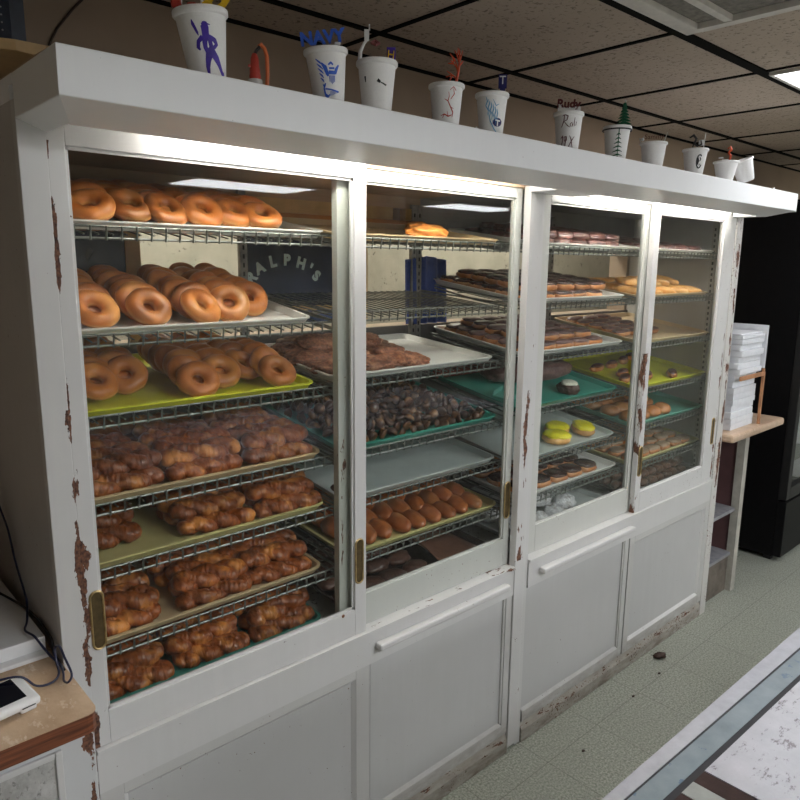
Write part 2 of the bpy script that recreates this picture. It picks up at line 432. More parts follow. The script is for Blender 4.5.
# ---------------------------------------------------------------- camera
cam = bpy.data.cameras.new('camera'); co = bpy.data.objects.new('camera', cam); COL.objects.link(co)
CP = V((-0.3588, -1.3605, 1.6929)); yaw, pitch, roll, F = -0.7405, -0.1912, 0.0101, 700.07
fwd0 = V((-sin(yaw), cos(yaw), 0)); right0 = V((cos(yaw), sin(yaw), 0)); up0 = V((0, 0, 1))
fwd = fwd0*cos(pitch)+up0*sin(pitch); u0 = up0*cos(pitch)-fwd0*sin(pitch)
rgt = right0*cos(roll)+u0*sin(roll); upv = u0*cos(roll)-right0*sin(roll)
co.matrix_world = Matrix(((rgt.x, upv.x, -fwd.x, CP.x), (rgt.y, upv.y, -fwd.y, CP.y), (rgt.z, upv.z, -fwd.z, CP.z), (0, 0, 0, 1)))
cam.sensor_width = 36; cam.lens = 36*F/800; cam.clip_start = .02
sc.camera = co

# ---------------------------------------------------------------- room
YW, ZC = .540, 2.3617
XL, XR, YF = -2.6, 8.4, -6.4
struct(MB().box(XL, XR, YF, YW, -.06, 0).obj('floor', 'floor'))
struct(MB().box(XL, XR, YF, YW, ZC, ZC+.06).obj('ceiling', 'ceil'))
KY = 1.30
struct(MB().box(XL, .03, YW, YW+.1, 0, ZC).box(2.93, XR, YW, YW+.1, 0, ZC).box(.03, 2.93, YW, YW+.1, 0, 1.475).box(.03, 2.93, YW, YW+.1, 1.80, ZC).obj('wall_back', 'wall'))
struct(MB().box(-.5, 4.6, KY, KY+.1, 0, ZC).obj('wall_kitchen', 'cream'))
struct(MB().box(-.6, -.5, YW+.1, KY, 0, ZC).obj('wall_kitchen_left', 'cream'))
struct(MB().box(4.5, 4.6, YW+.1, KY, 0, ZC).obj('wall_kitchen_right', 'cream'))
struct(MB().box(-.5, 4.5, YW+.1, KY, -.06, 0).obj('floor', 'floor'))
struct(MB().box(-.5, 4.5, YW+.1, KY, ZC, ZC+.06).obj('ceiling', 'ceil'))
struct(MB().box(XL-.1, XL, YF, YW, 0, ZC).obj('wall_left', 'wallfar'))
struct(MB().box(XR, XR+.1, YF, YW, 0, ZC).obj('wall_right', 'wallfar'))
struct(MB().box(XL, XR, YF-.1, YF, 0, ZC).obj('wall_front', 'wallfar'))
# ceiling grid
g = MB(); G = .6096; XC0 = 1.0904; YI = .3287
k = 0
y = YI
while y > YF:
    hw = .018 if abs(y-YI+G) < .01 else .010
    g.box(XL, XR, y-hw, y+hw, ZC-.006, ZC+.004); y -= G
i = -6
while XC0+i*G < XR:
    x = XC0+i*G
    if x > XL: g.box(x-.0075, x+.0075, YF, YW, ZC-.005, ZC+.004)
    i += 1
g.box(XL, XR, YW-.012, YW, ZC-.008, ZC)
struct(g.obj('trim_1', 'tee'))
# light panels
def light_panel(i0, n, y1, label, ny=1, mat='panel_on'):
    x0 = XC0+i0*G+.012; x1 = XC0+(i0+n)*G-.012; y0 = y1-G*ny+.030
    t = thing('ceiling_light', label, 'ceiling light', ((x0+x1)/2, (y0+y1)/2, ZC-.012), group='light panels in the ceiling grid')
    w, d = (x1-x0)/2, (y1-y0)/2
    f = MB()
    for a in (-1, 1):
        f.box(-w, w, a*d-(.012 if a > 0 else 0), a*d+(.012 if a < 0 else 0), -.004, .008)
        f.box(a*w-(.012 if a > 0 else 0), a*w+(.012 if a < 0 else 0), -d+.012, d-.012, -.004, .008)
    f.obj('frame', 'vent', t)
    MB().box(-w+.012, w-.012, -d+.012, d-.012, -.001, .006).obj('diffuser', mat, t)
yJ = YI-G
light_panel(2, 2, yJ-.020, 'lit white ceiling panel cut off by the right edge of the photo', mat='panel_dim')
light_panel(2, 2, YI-7*G-.015, 'lit panel reflected above the top donuts in the left glass door')
light_panel(7, 2, YI-7*G-.015, 'lit panel reflected above the orange pastry in the second glass door')
light_panel(-1, 2, YI-4*G-.015, 'added fill panel behind the camera, just left of the one over the customer side')  # added out of view to brighten the hood and cups at the left
light_panel(-1, 2, YI-10*G-.015, 'added fill panel farthest back near the shop front')  # unseen fill, put in for more frontal light on the left
light_panel(-2, 2, YI-7*G-.015, 'lit ceiling panel near the shop front on the left')
light_panel(7, 2, YI-3*G-.015, 'lit ceiling panel far right beyond the fridge')
light_panel(1, 2, YI-4*G-.015, 'lit ceiling panel over the customer side behind the camera')
for kx in (.9, 2.6):
    t = thing('ceiling_light', 'kitchen strip light behind the %s half of the case' % ('left' if kx < 1 else 'right'), 'ceiling light', (kx, 1.0, ZC-.02), group='kitchen strip lights')
    MB().box(-.6, .6, -.07, .07, 0, .018).obj('frame', 'vent', t); MB().box(-.58, .58, -.06, .06, -.004, 0).obj('diffuser', 'panel_kitchen', t)
# air vent
vx0, vx1, vy1, vy0 = .62, 1.665, yJ-.045, yJ-.045-.60
t = thing('ceiling_vent', 'large square return-air vent with dusty filters hanging from the ceiling', 'vent', ((vx0+vx1)/2, (vy0+vy1)/2, ZC-.03))
w, d = (vx1-vx0)/2, (vy1-vy0)/2
f = MB()
f.box(-w, w, d-.045, d, 0, .028, bev=.003); f.box(-w, w, -d, -d+.045, 0, .028, bev=.003)
f.box(-w, -w+.045, -d+.045, d-.045, 0, .028); f.box(w-.032, w, -d+.045, d-.045, 0, .028)
f.obj('frame', 'vent', t)
for a in (.03, .30):
    MB().box(-w+.045, w-.032, a-d+.19-.03, a-d+.19-.008, .002, .02).obj('divider', 'vent', t)
MB().box(-.02, .0, -d+.045, d-.045, .003, .02).obj('divider', 'vent', t)
MB().box(-w+.04, w-.03, -d+.04, d-.04, .016, .026).obj('filter', 'ventin', t)
MB().box(w-.02, w-.014, -d+.12, -d+.126, -.014, .004).obj('latch', 'holes', t)

# ---------------------------------------------------------------- the display case
W = 2.965
case = thing('display_case', 'long white painted bakery display case with four sliding glass doors and chipped paint', 'display case', (0, 0, 0))
def part(name, mb, mat, parent=None, smooth=False, label=None):
    o = mb.obj(name, mat, parent or case, smooth)
    if label: o['label'] = label
    return o
D = .535
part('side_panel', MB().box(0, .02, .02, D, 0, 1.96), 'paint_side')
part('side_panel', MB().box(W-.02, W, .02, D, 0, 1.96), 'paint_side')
part('stile', MB().box(0, .047, 0, .022, 0, 1.96, bev=.0015), 'stile_left')
part('stile', MB().box(1.410, 1.462, -.004, .022, .02, 1.93, bev=.0015).box(1.462, 1.492, .006, .03, .0, 1.93), 'post_mid')
part('stile', MB().box(2.905, W, -.002, .022, 0, 1.93, bev=.0015), 'post_right')
part('divider_wall', MB().box(1.44, 1.456, .03, D, 0, .72), 'inner_grey')
# floor and ceiling and back of the lit upper case
part('case_floor', MB().box(.02, W-.02, .06, D, .700, .716), 'casefloor')
part('case_ceiling', MB().box(.02, 1.44, .02, D, 1.925, 1.935), 'inner_brown')
part('case_ceiling', MB().box(1.44, W-.02, .02, D, 1.925, 1.935), 'inner_grey')
part('back_panel', MB().box(.02, .742, .520, D, .716, 1.475), 'shaded_back')
part('back_panel', MB().box(1.20, 2.28, .520, D, .716, 1.475), 'shaded_back')
part('back_panel', MB().box(2.28, W-.02, .520, D, .716, 1.475), 'shaded_back')
part('back_panel', MB().box(.742, 1.20, .528, D, .716, 1.475), 'shaded_back')
part('back_board', MB().box(.02, 1.44, .518, .53, 1.77, 1.845), 'ply', label='orange plywood board')
part('back_board', MB().box(.02, 1.30, .500, .53, 1.845, 1.885).box(1.36, 1.44, .500, .53, 1.845, 1.885), 'ply_light', label='pale pine batten')
part('back_board', MB().box(.02, 1.44, .510, .53, 1.885, 1.925), 'inner_brown')
part('back_board', MB().box(1.44, W-.02, .515, .53, 1.77, 1.925), 'inner_grey')
part('inner_wall', MB().box(W-.032, W-.02, .03, .52, .716, 1.925), 'frame_dirty')
pane = part('dark_pane', MB().box(.742, 1.135, .524, .53, 1.56, 1.77), 'navy', label='dark navy pane with arched silver lettering')
part('dark_pane', MB().box(.03, .375, .524, .53, 1.50, 1.77), 'navy', label='dark navy pane behind the leftmost donuts')
part('pane_frame', MB().box(.375, .415, .520, .53, 1.475, 1.77), 'ply_light')
part('blue_pane', MB().box(.742, 1.12, .522, .53, 1.50, 1.545), 'navy2', label='blue lower pane with white fittings')
part('pane_frame', MB().box(.742, 1.2, .520, .53, 1.545, 1.56).box(1.135, 1.15, .516, .53, 1.50, 1.77).box(1.185, 1.20, .516, .53, 1.50, 1.77).box(1.15, 1.185, .522, .53, 1.5, 1.77), 'ply_light')

def text_mesh(s, size, ext=.0008, bold=0):
    cu = bpy.data.curves.new('t', 'FONT'); cu.body = s; cu.size = size; cu.extrude = ext; cu.offset = bold
    cu.align_x = 'CENTER'; cu.resolution_u = 3
    o = bpy.data.objects.new('t', cu); COL.objects.link(o)
    dg = bpy.context.evaluated_depsgraph_get(); me = bpy.data.meshes.new_from_object(o.evaluated_get(dg))
    bpy.data.objects.remove(o); bpy.data.curves.remove(cu)
    return me
def addtext(mb, s, size, mat, ext=.0008, mi=0, bold=0):
    me = text_mesh(s, size, ext, bold)
    mb.add([tuple(v.co) for v in me.vertices], [tuple(p.vertices) for p in me.polygons], mi, mat)
    bpy.data.meshes.remove(me); return mb
STAND = Matrix.Rotation(R(90), 4, 'X')       # text facing -Y
cx, zb, rad = .905, 1.578, .145
for ch, a in zip("RALPH'S", (-66, -44, -20, 3, 27, 46, 63)):
    p = V((.872+.122*sin(R(a)), .5225, 1.688-.050*(1-cos(R(a)))/.6))
    let = MB(); addtext(let, ch, .046, Matrix.Translation(p) @ Matrix.Rotation(R(a*.62), 4, 'Y') @ STAND, .0006, 0, .0025)
    let.obj('letter', 'silver', pane)

# hood: fascia, sloping soffit, open light trough
HX = 2.945
h = MB()
prof = [(-.232, 2.0), (-.232, 1.929), (-.117, 1.911), (-.105, 1.911), (-.105, 1.945), (-.212, 1.960), (-.212, 2.0)]
n = len(prof); xs0 = [0, 0, .05, .05, .05, .05, .05]
vs = [(x, y, z) for x, (y, z) in zip(xs0, prof)]+[(HX-.03, y, z) for y, z in prof]
h.add(vs, [(13, 12, 11, 10, 9, 8, 7)]+[(i, (i+1) % n, n+(i+1) % n, n+i) for i in range(n)])
arc = [(HX-.03+.03*sin(R(a)), -.202-.03*cos(R(a))) for a in (15, 30, 45, 60, 75, 90)]
h.prism([(HX-.03, -.232)]+arc+[(HX, 0), (HX-.03, 0)], 1.927, 2.0)
q = [(0, -.232), (0, 0), (.05, 0), (.05, -.117)]
h.add([(0, -.232, 1.929), (0, 0, 1.929), (.05, 0, 1.911), (.05, -.117, 1.911)]+[(0, -.232, 2.0), (0, 0, 2.0), (.05, 0, 2.0), (.05, -.212, 2.0)], [(0, 1, 2, 3), (0, 1, 5, 4), (1, 2, 6, 5), (2, 3, 7, 6), (4, 5, 6, 7)])
part('hood_return', MB().box(HX-.10, HX-.031, -.104, 0, 1.9115, 1.9835).box(1.40, 1.62, -.104, -.0045, 1.9115, 1.9835).box(.051, HX-.10, -.211, -.0, 1.973, 1.9835), 'hood')
part('hood_top', MB().box(.051, HX-.031, -.2115, 0, 1.984, 1.9995).box(0, HX, .0005, .53, 1.984, 2.0).box(0, .02, 0.021, .53, 1.96, 1.984), 'hood')
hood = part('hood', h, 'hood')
mod = hood.modifiers.new('b', 'BEVEL'); mod.width = .0018; mod.segments = 2; mod.limit_method = 'ANGLE'; mod.angle_limit = R(60)
part('header_rail', MB().box(.047, W-.047, .002, .02, 1.936, 1.972), 'paint')
for i, (a, b) in enumerate(((.24, 1.36), (1.68, 2.80))):
    fx = part('light_fixture', MB().box(a, b, -.085, -.035, 1.955, 1.972).box(a, a+.02, -.075, -.045, 1.938, 1.956).box(b-.02, b, -.075, -.045, 1.938, 1.956), 'whitepl')
    MB().tube([(a+.018, -.06, 1.946), (b-.018, -.06, 1.946)], .0085, 12).obj('fluorescent_tube', 'tube', fx, True)

# rails
part('sill_rail', MB().box(.047, 1.41, -.008, .06, .694, .703, bev=.001).box(1.492, 2.905, -.006, .06, .694, .703, bev=.001), 'rail')
part('upper_rail', MB().box(.047, 1.41, -.001, .022, .600, .694), 'rail')
part('upper_rail', MB().box(1.492, 2.905, .0, .022, .600, .694), 'rail')
k = MB()
def slopebox(mb, x0, x1):
    p = [(-.002, .0), (.03, .0), (.03, .078), (.012, .078), (-.002, .048)]
    vs = [(x0, y, z) for y, z in p]+[(x1, y, z) for y, z in p]
    mb.add(vs, [(4, 3, 2, 1, 0), (5, 6, 7, 8, 9)]+[(i, (i+1) % 5, 5+(i+1) % 5, 5+i) for i in range(5)])
slopebox(k, .047, 1.41); slopebox(k, 1.492, 2.905)
part('kick_rail', k, 'kick')
part('kick_rail', MB().box(.0, W, .03, .05, 0, .08), 'holes')

# sliding glass doors
def glass_door(x0, x1, gx0, gx1, z0, gz0, gz1, z1, y, mat, label, th=.022):
    f = MB()
    f.box(x0, gx0, y, y+th, z0, z1, bev=.0015).box(gx1, x1, y, y+th, z0, z1, bev=.0015)
    f.box(gx0, gx1, y, y+th, z0, gz0, bev=.0015).box(gx0, gx1, y, y+th, gz1, z1, bev=.0015)
    # glazing bead
    for (a, b, c, d) in ((gx0, gx1, gz0, gz0+.006), (gx0, gx1, gz1-.006, gz1), (gx0, gx0+.006, gz0, gz1), (gx1-.006, gx1, gz0, gz1)):
        f.box(a, b, y+.006, y+.012, c, d)
    o = part('sliding_door', f, mat, label=label)
    MB().box(gx0, gx1, y+.008, y+.011, gz0, gz1).obj('glass', 'glass', o)
    return o
def pull(door, x, z, y, hh=.062, w=.0125):
    pts = []
    for a in range(0, 181, 20): pts.append((x+w*cos(R(a)), y, z+hh-w+w*sin(R(a))))
    for a in range(180, 361, 20): pts.append((x+w*cos(R(a)), y, z-hh+w+w*sin(R(a))))
    p = MB().tube([(a, y-.0008, c) for a, _, c in pts], .0026, 8, closed=True)
    o = p.obj('brass_pull', 'brass', door, True)
    q = [(a-x, c-z) for a, _, c in pts]
    MB().prism(q, 0, .001, mat=Matrix.Translation((x, y-.0002, z)) @ STAND).obj('recess', 'pulldark', o)
dA1 = glass_door(.047, .770, .078, .732, .704, .779, 1.894, 1.935, .003, 'left_door', 'leftmost front sliding door, chipped along its left edge')
dA2 = glass_door(.700, 1.412, .756, 1.384, .704, .797, 1.894, 1.935, .030, 'back_left', 'second sliding door running in the back track')
dB1 = glass_door(1.462, 2.215, 1.560, 2.168, .704, .804, 1.894, 1.935, .030, 'right_back', 'third sliding door running in the back track')
dB2 = glass_door(2.185, 2.903, 2.226, 2.790, .704, .786, 1.894, 1.935, .003, 'right_doors', 'rightmost front sliding door with chipped stiles')
pull(dA1, .071, .985, .003); pull(dA1, .746, .915, .003)
pull(dA2, 1.395, .932, .030); pull(dB2, 2.206, .92, .003); pull(dB2, 2.862, .945, .003)
for dx, dz in ((.688+.02, .79),): MB().lathe([(.001, 0), (.0045, 0), (.005, .001), (.003, .002), (.001, .0025)], 10, mat=Matrix.Translation((.69, .002, .776)) @ Matrix.Rotation(R(90), 4, 'X')).obj('screw', 'rust', dA1)

# lower doors
def slab_door(x0, x1, y, mat_f='frame_dirty', bar=None, label=None, st=.05, arm=.0):
    z0, z1 = .080, .600
    f = MB().box(x0, x0+st, y, y+.016, z0, z1, bev=.001).box(x1-st, x1, y, y+.016, z0, z1, bev=.001)
    f.box(x0+st, x1-st, y, y+.016, z0, z0+st*1.1, bev=.001).box(x0+st, x1-st, y, y+.016, z1-st*.7, z1, bev=.001)
    o = part('cabinet_door', f, mat_f, label=label)
    # chamfered moulding towards the sunk panel
    m = MB(); a0, a1, b0, b1 = x0+st, x1-st, z0+st*1.1, z1-st*.7; e = .011
    outer = [(a0, b0), (a1, b0), (a1, b1), (a0, b1)]; inner = [(a0+e, b0+e), (a1-e, b0+e), (a1-e, b1-e), (a0+e, b1-e)]
    vs = [(p, y+.001, q) for p, q in outer]+[(p, y+.010, q) for p, q in inner]+[(p, y+.014, q) for p, q in outer]
    m.add(vs, [(i, (i+1) % 4, 4+(i+1) % 4, 4+i) for i in range(4)]+[(4+i, 4+(i+1) % 4, 8+(i+1) % 4, 8+i) for i in range(4)])
    m.obj('moulding', 'paint', o)
    MB().box(a0+e*.5, a1-e*.5, y+.010, y+.014, b0+e*.5, b1-e*.5).obj('panel', 'panel', o)
    return o
def flat_door(x0, x1, y, bx0, bx1, label):
    z0, z1 = .080, .600
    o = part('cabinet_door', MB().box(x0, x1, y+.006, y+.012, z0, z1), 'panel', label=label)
    fr = MB().box(x1-.030, x1, y-.002, y+.008, z0, z1, bev=.001).box(x1-.040, x1-.032, y, y+.008, z0+.05, z1)
    fr.add([(x0, y-.002, z0), (x1-.03, y-.002, z0), (x1-.03, y-.002, z0+.040), (x0, y-.002, z0+.040), (x1-.04, y+.006, z0+.052), (x0, y+.006, z0+.052), (x0, y+.006, z0), (x1-.03, y+.006, z0)],
           [(0, 1, 2, 3), (3, 2, 4, 5), (0, 3, 5, 6), (1, 0, 6, 7)])
    fr.obj('moulding', 'frame_dirty', o)
    return o
slab_door(.050, .790, .010, label='lower left sunk-panel door')
flat_door(.790, 1.408, .003, .83, 1.30, 'lower door with plain panel under the long grip bar')
flat_door(1.494, 2.165, .003, 1.58, 2.18, 'lower door with plain panel under the second grip bar')
slab_door(2.172, 2.903, .000, st=.04, label='lower right sunk-panel door')
part('gap_strip', MB().box(2.163, 2.173, .010, .02, .08, .60), 'holes')
for bx0, bx1 in ((.800, 1.365), (1.550, 2.165)):
    z = .652
    b = MB().box(bx0, bx1, -.026, .0, z-.012, z+.008, bev=.005)
    part('grip_bar', b, 'paint', smooth=False)

# slotted uprights
def upright(x, y, z0=.72, z1=1.90, face='y'):
    o = part('shelf_upright', MB().box(x-.012, x+.012, y, y+.014, z0, z1), 'slot')
    hh = MB(); z = z0+.02
    while z < z1-.02:
        hh.box(x-.003, x+.003, y-.0006, y+.001, z, z+.013); z += .0254
    hh.obj('slots', 'holes', o)
for x in (.712, 1.400, 1.425, 2.19, 2.23): upright(x, .496)
def upright_side(y):
    x = W-.034
    o = part('shelf_upright', MB().box(x-.012, x, y-.012, y+.012, .72, 1.90), 'strapwood')
    hh = MB(); z = .74
    while z < 1.88:
        hh.box(x-.0126, x-.011, y-.004, y+.004, z, z+.013); z += .0254
    hh.obj('slots', 'holes', o)
upright_side(.10); upright_side(.45)

# ---------------------------------------------------------------- shelves and trays
SY = .078
def shelf_mesh(w=.695, d=.44):
    m = MB(); r = .0022
    for i in range(25):
        x = .01+(w-.02)*i/24; m.tube([(x, 0, -.004), (x, d, -.004)], .0019, 5)
    for y in (.12, .30, d): m.tube([(0, y, -.008), (w, y, -.008)], .003, 5)
    y = -.006
    m.tube([(0, y, .012), (w, y, .012)], .0026, 6); m.tube([(0, y, -.011), (w, y, -.011)], .0028, 6)
    n = 23
    pts = []
    for i in range(n):
        x = .012+(w-.024)*i/(n-1)
        m.tube([(x, y-.003, .014), (x, y-.003, -.015)], .0023, 5)
    for x in (0, w):
        m.tube([(x, y, .012), (x, d, -.002)], .003, 6); m.tube([(x, y, -.011), (x, .2, -.018), (x, d, -.010)], .003, 6)
        m.tube([(x, y, .012), (x, y, -.011)], .003, 6)
    return m.mesh('wire_shelf', 'wire', True)
SHM = shelf_mesh()
def tray_mesh(name, mat, w=.655, d=.44, hgt=.020):
    m = MB()
    def rr(w, d, r, ins, z):
        pts = []
        for cx, cy, a0 in ((w-r, r, -90), (w-r, d-r, 0), (r, d-r, 90), (r, r, 180)):
            for k in range(7):
                a = R(a0+15*k); pts.append((cx+(r-ins)*cos(a), cy+(r-ins)*sin(a), z))
        return pts
    rings = [rr(w, d, .032, .014, 0), rr(w, d, .032, .004, hgt-.004), rr(w, d, .032, 0, hgt-.003), rr(w, d, .032, 0, hgt), rr(w, d, .032, .009, hgt), rr(w, d, .032, .016, .0035)]
    vs = sum(rings, []); n = 28; fs = []
    for i in range(len(rings)-1):
        for k in range(n): fs.append((i*n+k, i*n+(k+1) % n, (i+1)*n+(k+1) % n, (i+1)*n+k))
    fs.append(tuple(range(n-1, -1, -1))); fs.append(tuple(5*n+k for k in range(n)))
    m.add(vs, fs)
    return m.mesh(name, mat, True)
TM = {}
class Bay:      # one shelf position, its tilt and its tray frame
    def __init__(s, name, xr, z, tilt, tray=None, xl=None, shelf=True, xs=None, loc_words=''):
        s.name = name; s.z = z; s.t = R(tilt); s.xr = xr; s.W = .655
        xr += .012; s.x0 = xr-.655; s.words = loc_words
        s.rot = Matrix.Rotation(s.t, 4, 'X')
        zo = z-.020
        if shelf:
            o = link('wire_shelf', SHM, None, (xs, SY, zo-.0025), (s.t, 0, 0))
            tag(o, ' '.join(('chrome wire shelf '+('under the '+name if tray else name)).split()[:16]), 'shelf', 'wire shelves in the display case')
        s.org = V((s.x0, SY+.004, zo))
        if tray:
            if tray not in TM: TM[tray] = tray_mesh('tray', tray)
            o = link('tray', TM[tray], None, s.org, (s.t, 0, 0))
            tag(o, name, 'tray', 'plastic trays on the wire shelves')
    def P(s, u, v, w): return s.org+s.rot @ V((u, v, w))
    def R(s, rx=0, ry=0, rz=0):
        return (s.rot @ (Matrix.Rotation(rz, 4, 'Z') @ Matrix.Rotation(ry, 4, 'Y') @ Matrix.Rotation(rx, 4, 'X'))).to_euler()

c1 = [(.698, 1.772, 9, 't_white', 'white tray of ring donuts on the top left shelf'),
      (.655, 1.561, 9, 't_white', 'white tray of ring donuts, second shelf down at the left'),
      (.661, 1.396, 7, 't_yellow', 'bright yellow tray under ring donuts at the left'),
      (.680, 1.211, 5.5, 't_tan', 'tan tray of twists directly below the yellow donut tray'),
      (.690, 1.069, 5, 't_wheat', 'yellow-green tray of twists, third shelf up at the left'),
      (.678, .893, 5, 't_tan', 'tan tray of twists, second shelf up at the left'),
      (.678, .742, 4, 't_green', 'dark teal tray of twists on the bottom left shelf')]
c2 = [(1.372, 1.771, 8, 't_tan', 'pale wooden-looking tray with one orange pastry, top of second column'),
      (1.42, 1.581, 6, None, 'left empty, second down in the second column'),
      (1.363, 1.406, 5.5, 't_white', 'white tray of crumb-topped pastries in the second column'),
      (1.389, 1.209, 9, 't_green', 'teal tray heaped with chocolate donut holes'),
      (1.390, 1.069, 7, 't_grey', 'empty white tray below the tray of donut holes'),
      (1.410, .903, 5, 't_wheat', 'wheat-coloured tray of glazed buns in the second column'),
      (1.400, .745, 4, 't_dark', 'dark brown tray at the bottom of the second column')]
b1 = [(2.215, 1.769, 8, 't_white', 'white tray of pinkish iced bars at the top of the third column'),
      (2.140, 1.585, 8, 't_white', 'white tray of flat chocolate-iced bars in the third column'),
      (2.150, 1.406, 8, 't_white', 'white tray of mauve iced bars in the third column'),
      (2.130, 1.222, 10, 't_green', 'green tray with the single white-topped cake'),
      (2.130, 1.037, 9, 't_grey', 'white tray holding the yellow-iced donuts'),
      (2.165, .900, 6, 't_white', 'white tray of chocolate-topped donuts in the third column'),
      (2.165, .742, 4, 't_grey', 'greyish tray of sugared pastries at the bottom of the third column')]
b2 = [(2.887, 1.767, 8, 't_white', 'white tray of pink-brown bars, top shelf of the last column'),
      (2.864, 1.583, 8, 't_tan', 'tan tray of golden twisted bars in the last column'),
      (2.915, 1.398, 9, 't_tan', 'tan tray in the last column above the yellow tray'),
      (2.915, 1.210, 9, 't_yellow', 'yellow tray with a few pastries in the last column'),
      (2.915, 1.050, 8, 't_mint', 'mint green tray of brown buns in the last column'),
      (2.915, .885, 6, 't_wheat', 'wheat tray of greyish cakes in the last column'),
      (2.915, .745, 4, 't_dark', 'dark tray of chocolate pieces at the bottom of the last column')]
bays = {}
for nm, lst, xs in (('c1', c1, .03), ('c2', c2, .742), ('b1', b1, 1.505), ('b2', b2, 2.225)):
    for i, (xr, z, ti, tr, lab) in enumerate(lst):
        bays[nm, i+1] = Bay(lab, xr, z, ti, tr, shelf=(i < 6), xs=xs)

# pastry prototypes -------------------------------------------------------
def lumpy(me, amp, freq, seed):
    for v in me.vertices:
        n = v.co.normalized() if v.co.length > 1e-6 else V((0, 0, 1))
        v.co += n*noise.noise(v.co*freq+V((seed*7.3, seed*3.1, seed)))*amp
def donut_mesh(seed, Rm=.0315, r=.0180, mat='donut', hz=.95):
    m = MB(); pts = []
    nu, nv = 36, 16
    vs = []; fs = []
    for i in range(nu):
        a = 2*pi*i/nu
        for j in range(nv):
            b = 2*pi*j/nv
            rr = r*(1+.07*noise.noise(V((cos(a)*1.5+seed*5, sin(a)*1.5, j*.3))))
            x = (Rm+rr*cos(b))*cos(a); y = (Rm+rr*cos(b))*sin(a); z = rr*hz*sin(b)
            vs.append((x, y, z))
    for i in range(nu):
        for j in range(nv):
            i2, j2 = (i+1) % nu, (j+1) % nv
            fs.append((i*nv+j, i2*nv+j, i2*nv+j2, i*nv+j2))
    m.add(vs, fs); me = m.mesh('ring_donut', mat, True); lumpy(me, .004, 28, seed); return me
def blob_mesh(name, mat, sx, sy, sz, amp, freq, seed, sub=3, flat=.0, power=1):
    b = bmesh.new(); bmesh.ops.create_icosphere(b, subdivisions=sub, radius=1)
    for v in b.verts:
        p = v.co.copy(); n = noise.noise(p*freq+V((seed*9.1, seed*4.7, seed)))
        n2 = noise.noise(p*freq*2.6+V((seed, seed*2.7, seed*5)))
        k = 1+amp*(n+.5*n2)
        if power != 1:
            p = V((math.copysign(abs(p.x)**power, p.x), math.copysign(abs(p.y)**power, p.y), p.z))
        z = p.z*sz*k
        if z < -sz*flat: z = -sz*flat+(z+sz*flat)*.15
        v.co = V((p.x*sx*k, p.y*sy*k, z))
    me = bpy.data.meshes.new(name); b.to_mesh(me); b.free()
    me.materials.append(M[mat]); me.polygons.foreach_set('use_smooth', [True]*len(me.polygons))
    return me
def twist_mesh(seed, L=.196, mat='twist'):
    rnd = random.Random(seed); m = MB()
    turns = 1.0+.5*rnd.random(); ph = rnd.random()*6
    ns = 110
    for s in (0, 1):
        pts = []; rad = []
        for i in range(ns):
            t = i/(ns-1); x = -L/2+.015+(L-.030)*t
            a = ph+s*pi+turns*2*pi*t
            off = min(1, 8*t+.1, 8*(1-t)+.1)
            pts.append((x, .0165*off*cos(a), .0080*off*sin(a)))
            rad.append((.0182+.0010*sin(11*t+s*2+seed))*min(1, .70+3.5*t, .70+3.5*(1-t)))
        m.tube(pts, rad, 14)
    for e in (-1, 1):
        b = bmesh.new(); bmesh.ops.create_icosphere(b, subdivisions=3, radius=1)
        b.verts.index_update()
        k = 1.0+.12*rnd.random()
        vs = [(e*(L/2-.021)+v.co.x*.021*k, v.co.y*.0275*k, v.co.z*.0190*k) for v in b.verts]
        fs = [[v.index for v in f.verts] for f in b.faces]; b.free()
        m.add(vs, fs)
    me = m.mesh('twist', mat, True)
    for v in me.vertices:
        c = v.co; r = V((0, c.y, c.z)); 
        if r.length > 1e-5: r.normalize()
        q = V((c.x*190+c.y*90*math.copysign(1, c.x), c.y*30, c.z*30+seed*3))
        v.co = c+r*(noise.noise(q)*.0042+noise.noise(c*32+V((seed, 0, 0)))*.004)
        if v.co.z < -.017: v.co.z = -.017-(-.017-v.co.z)*-.1
    return me
def bar_mesh(L, w, h, mat, seed=0, name='bar'):
    return blob_mesh(name, mat, L/2, w/2, h/2, .10, 2.0, seed, 3, .55, .72)
def icing_mesh(L, w, h, mat, seed=0):
    return blob_mesh('icing', mat, L/2*.93, w/2*.90, h*.30, .10, 2.5, seed, 3, .4, .75)

P_donut = [donut_mesh(i) for i in range(4)]
P_twist = [twist_mesh(i) for i in range(5)]
P_short = [twist_mesh(20+i, .145) for i in range(2)]
NUM = ['first', 'second', 'third', 'fourth', 'fifth', 'sixth', 'seventh', 'eighth', 'ninth', 'tenth']
ROW = ['front row', 'second row back', 'third row back', 'fourth row back', 'fifth row back', 'sixth row back', 'seventh row back', 'rear row']
def put(kind, me, bay, u, v, w, rx=0, ry=0, rz=0, label='', cat='donut', group=None, sc_=1):
    o = link(kind, me, None, bay.P(u, v, w), bay.R(rx, ry, rz)); o.scale = (sc_,)*3
    return tag(o, label, cat, group)
rj = lambda a: random.uniform(-a, a)

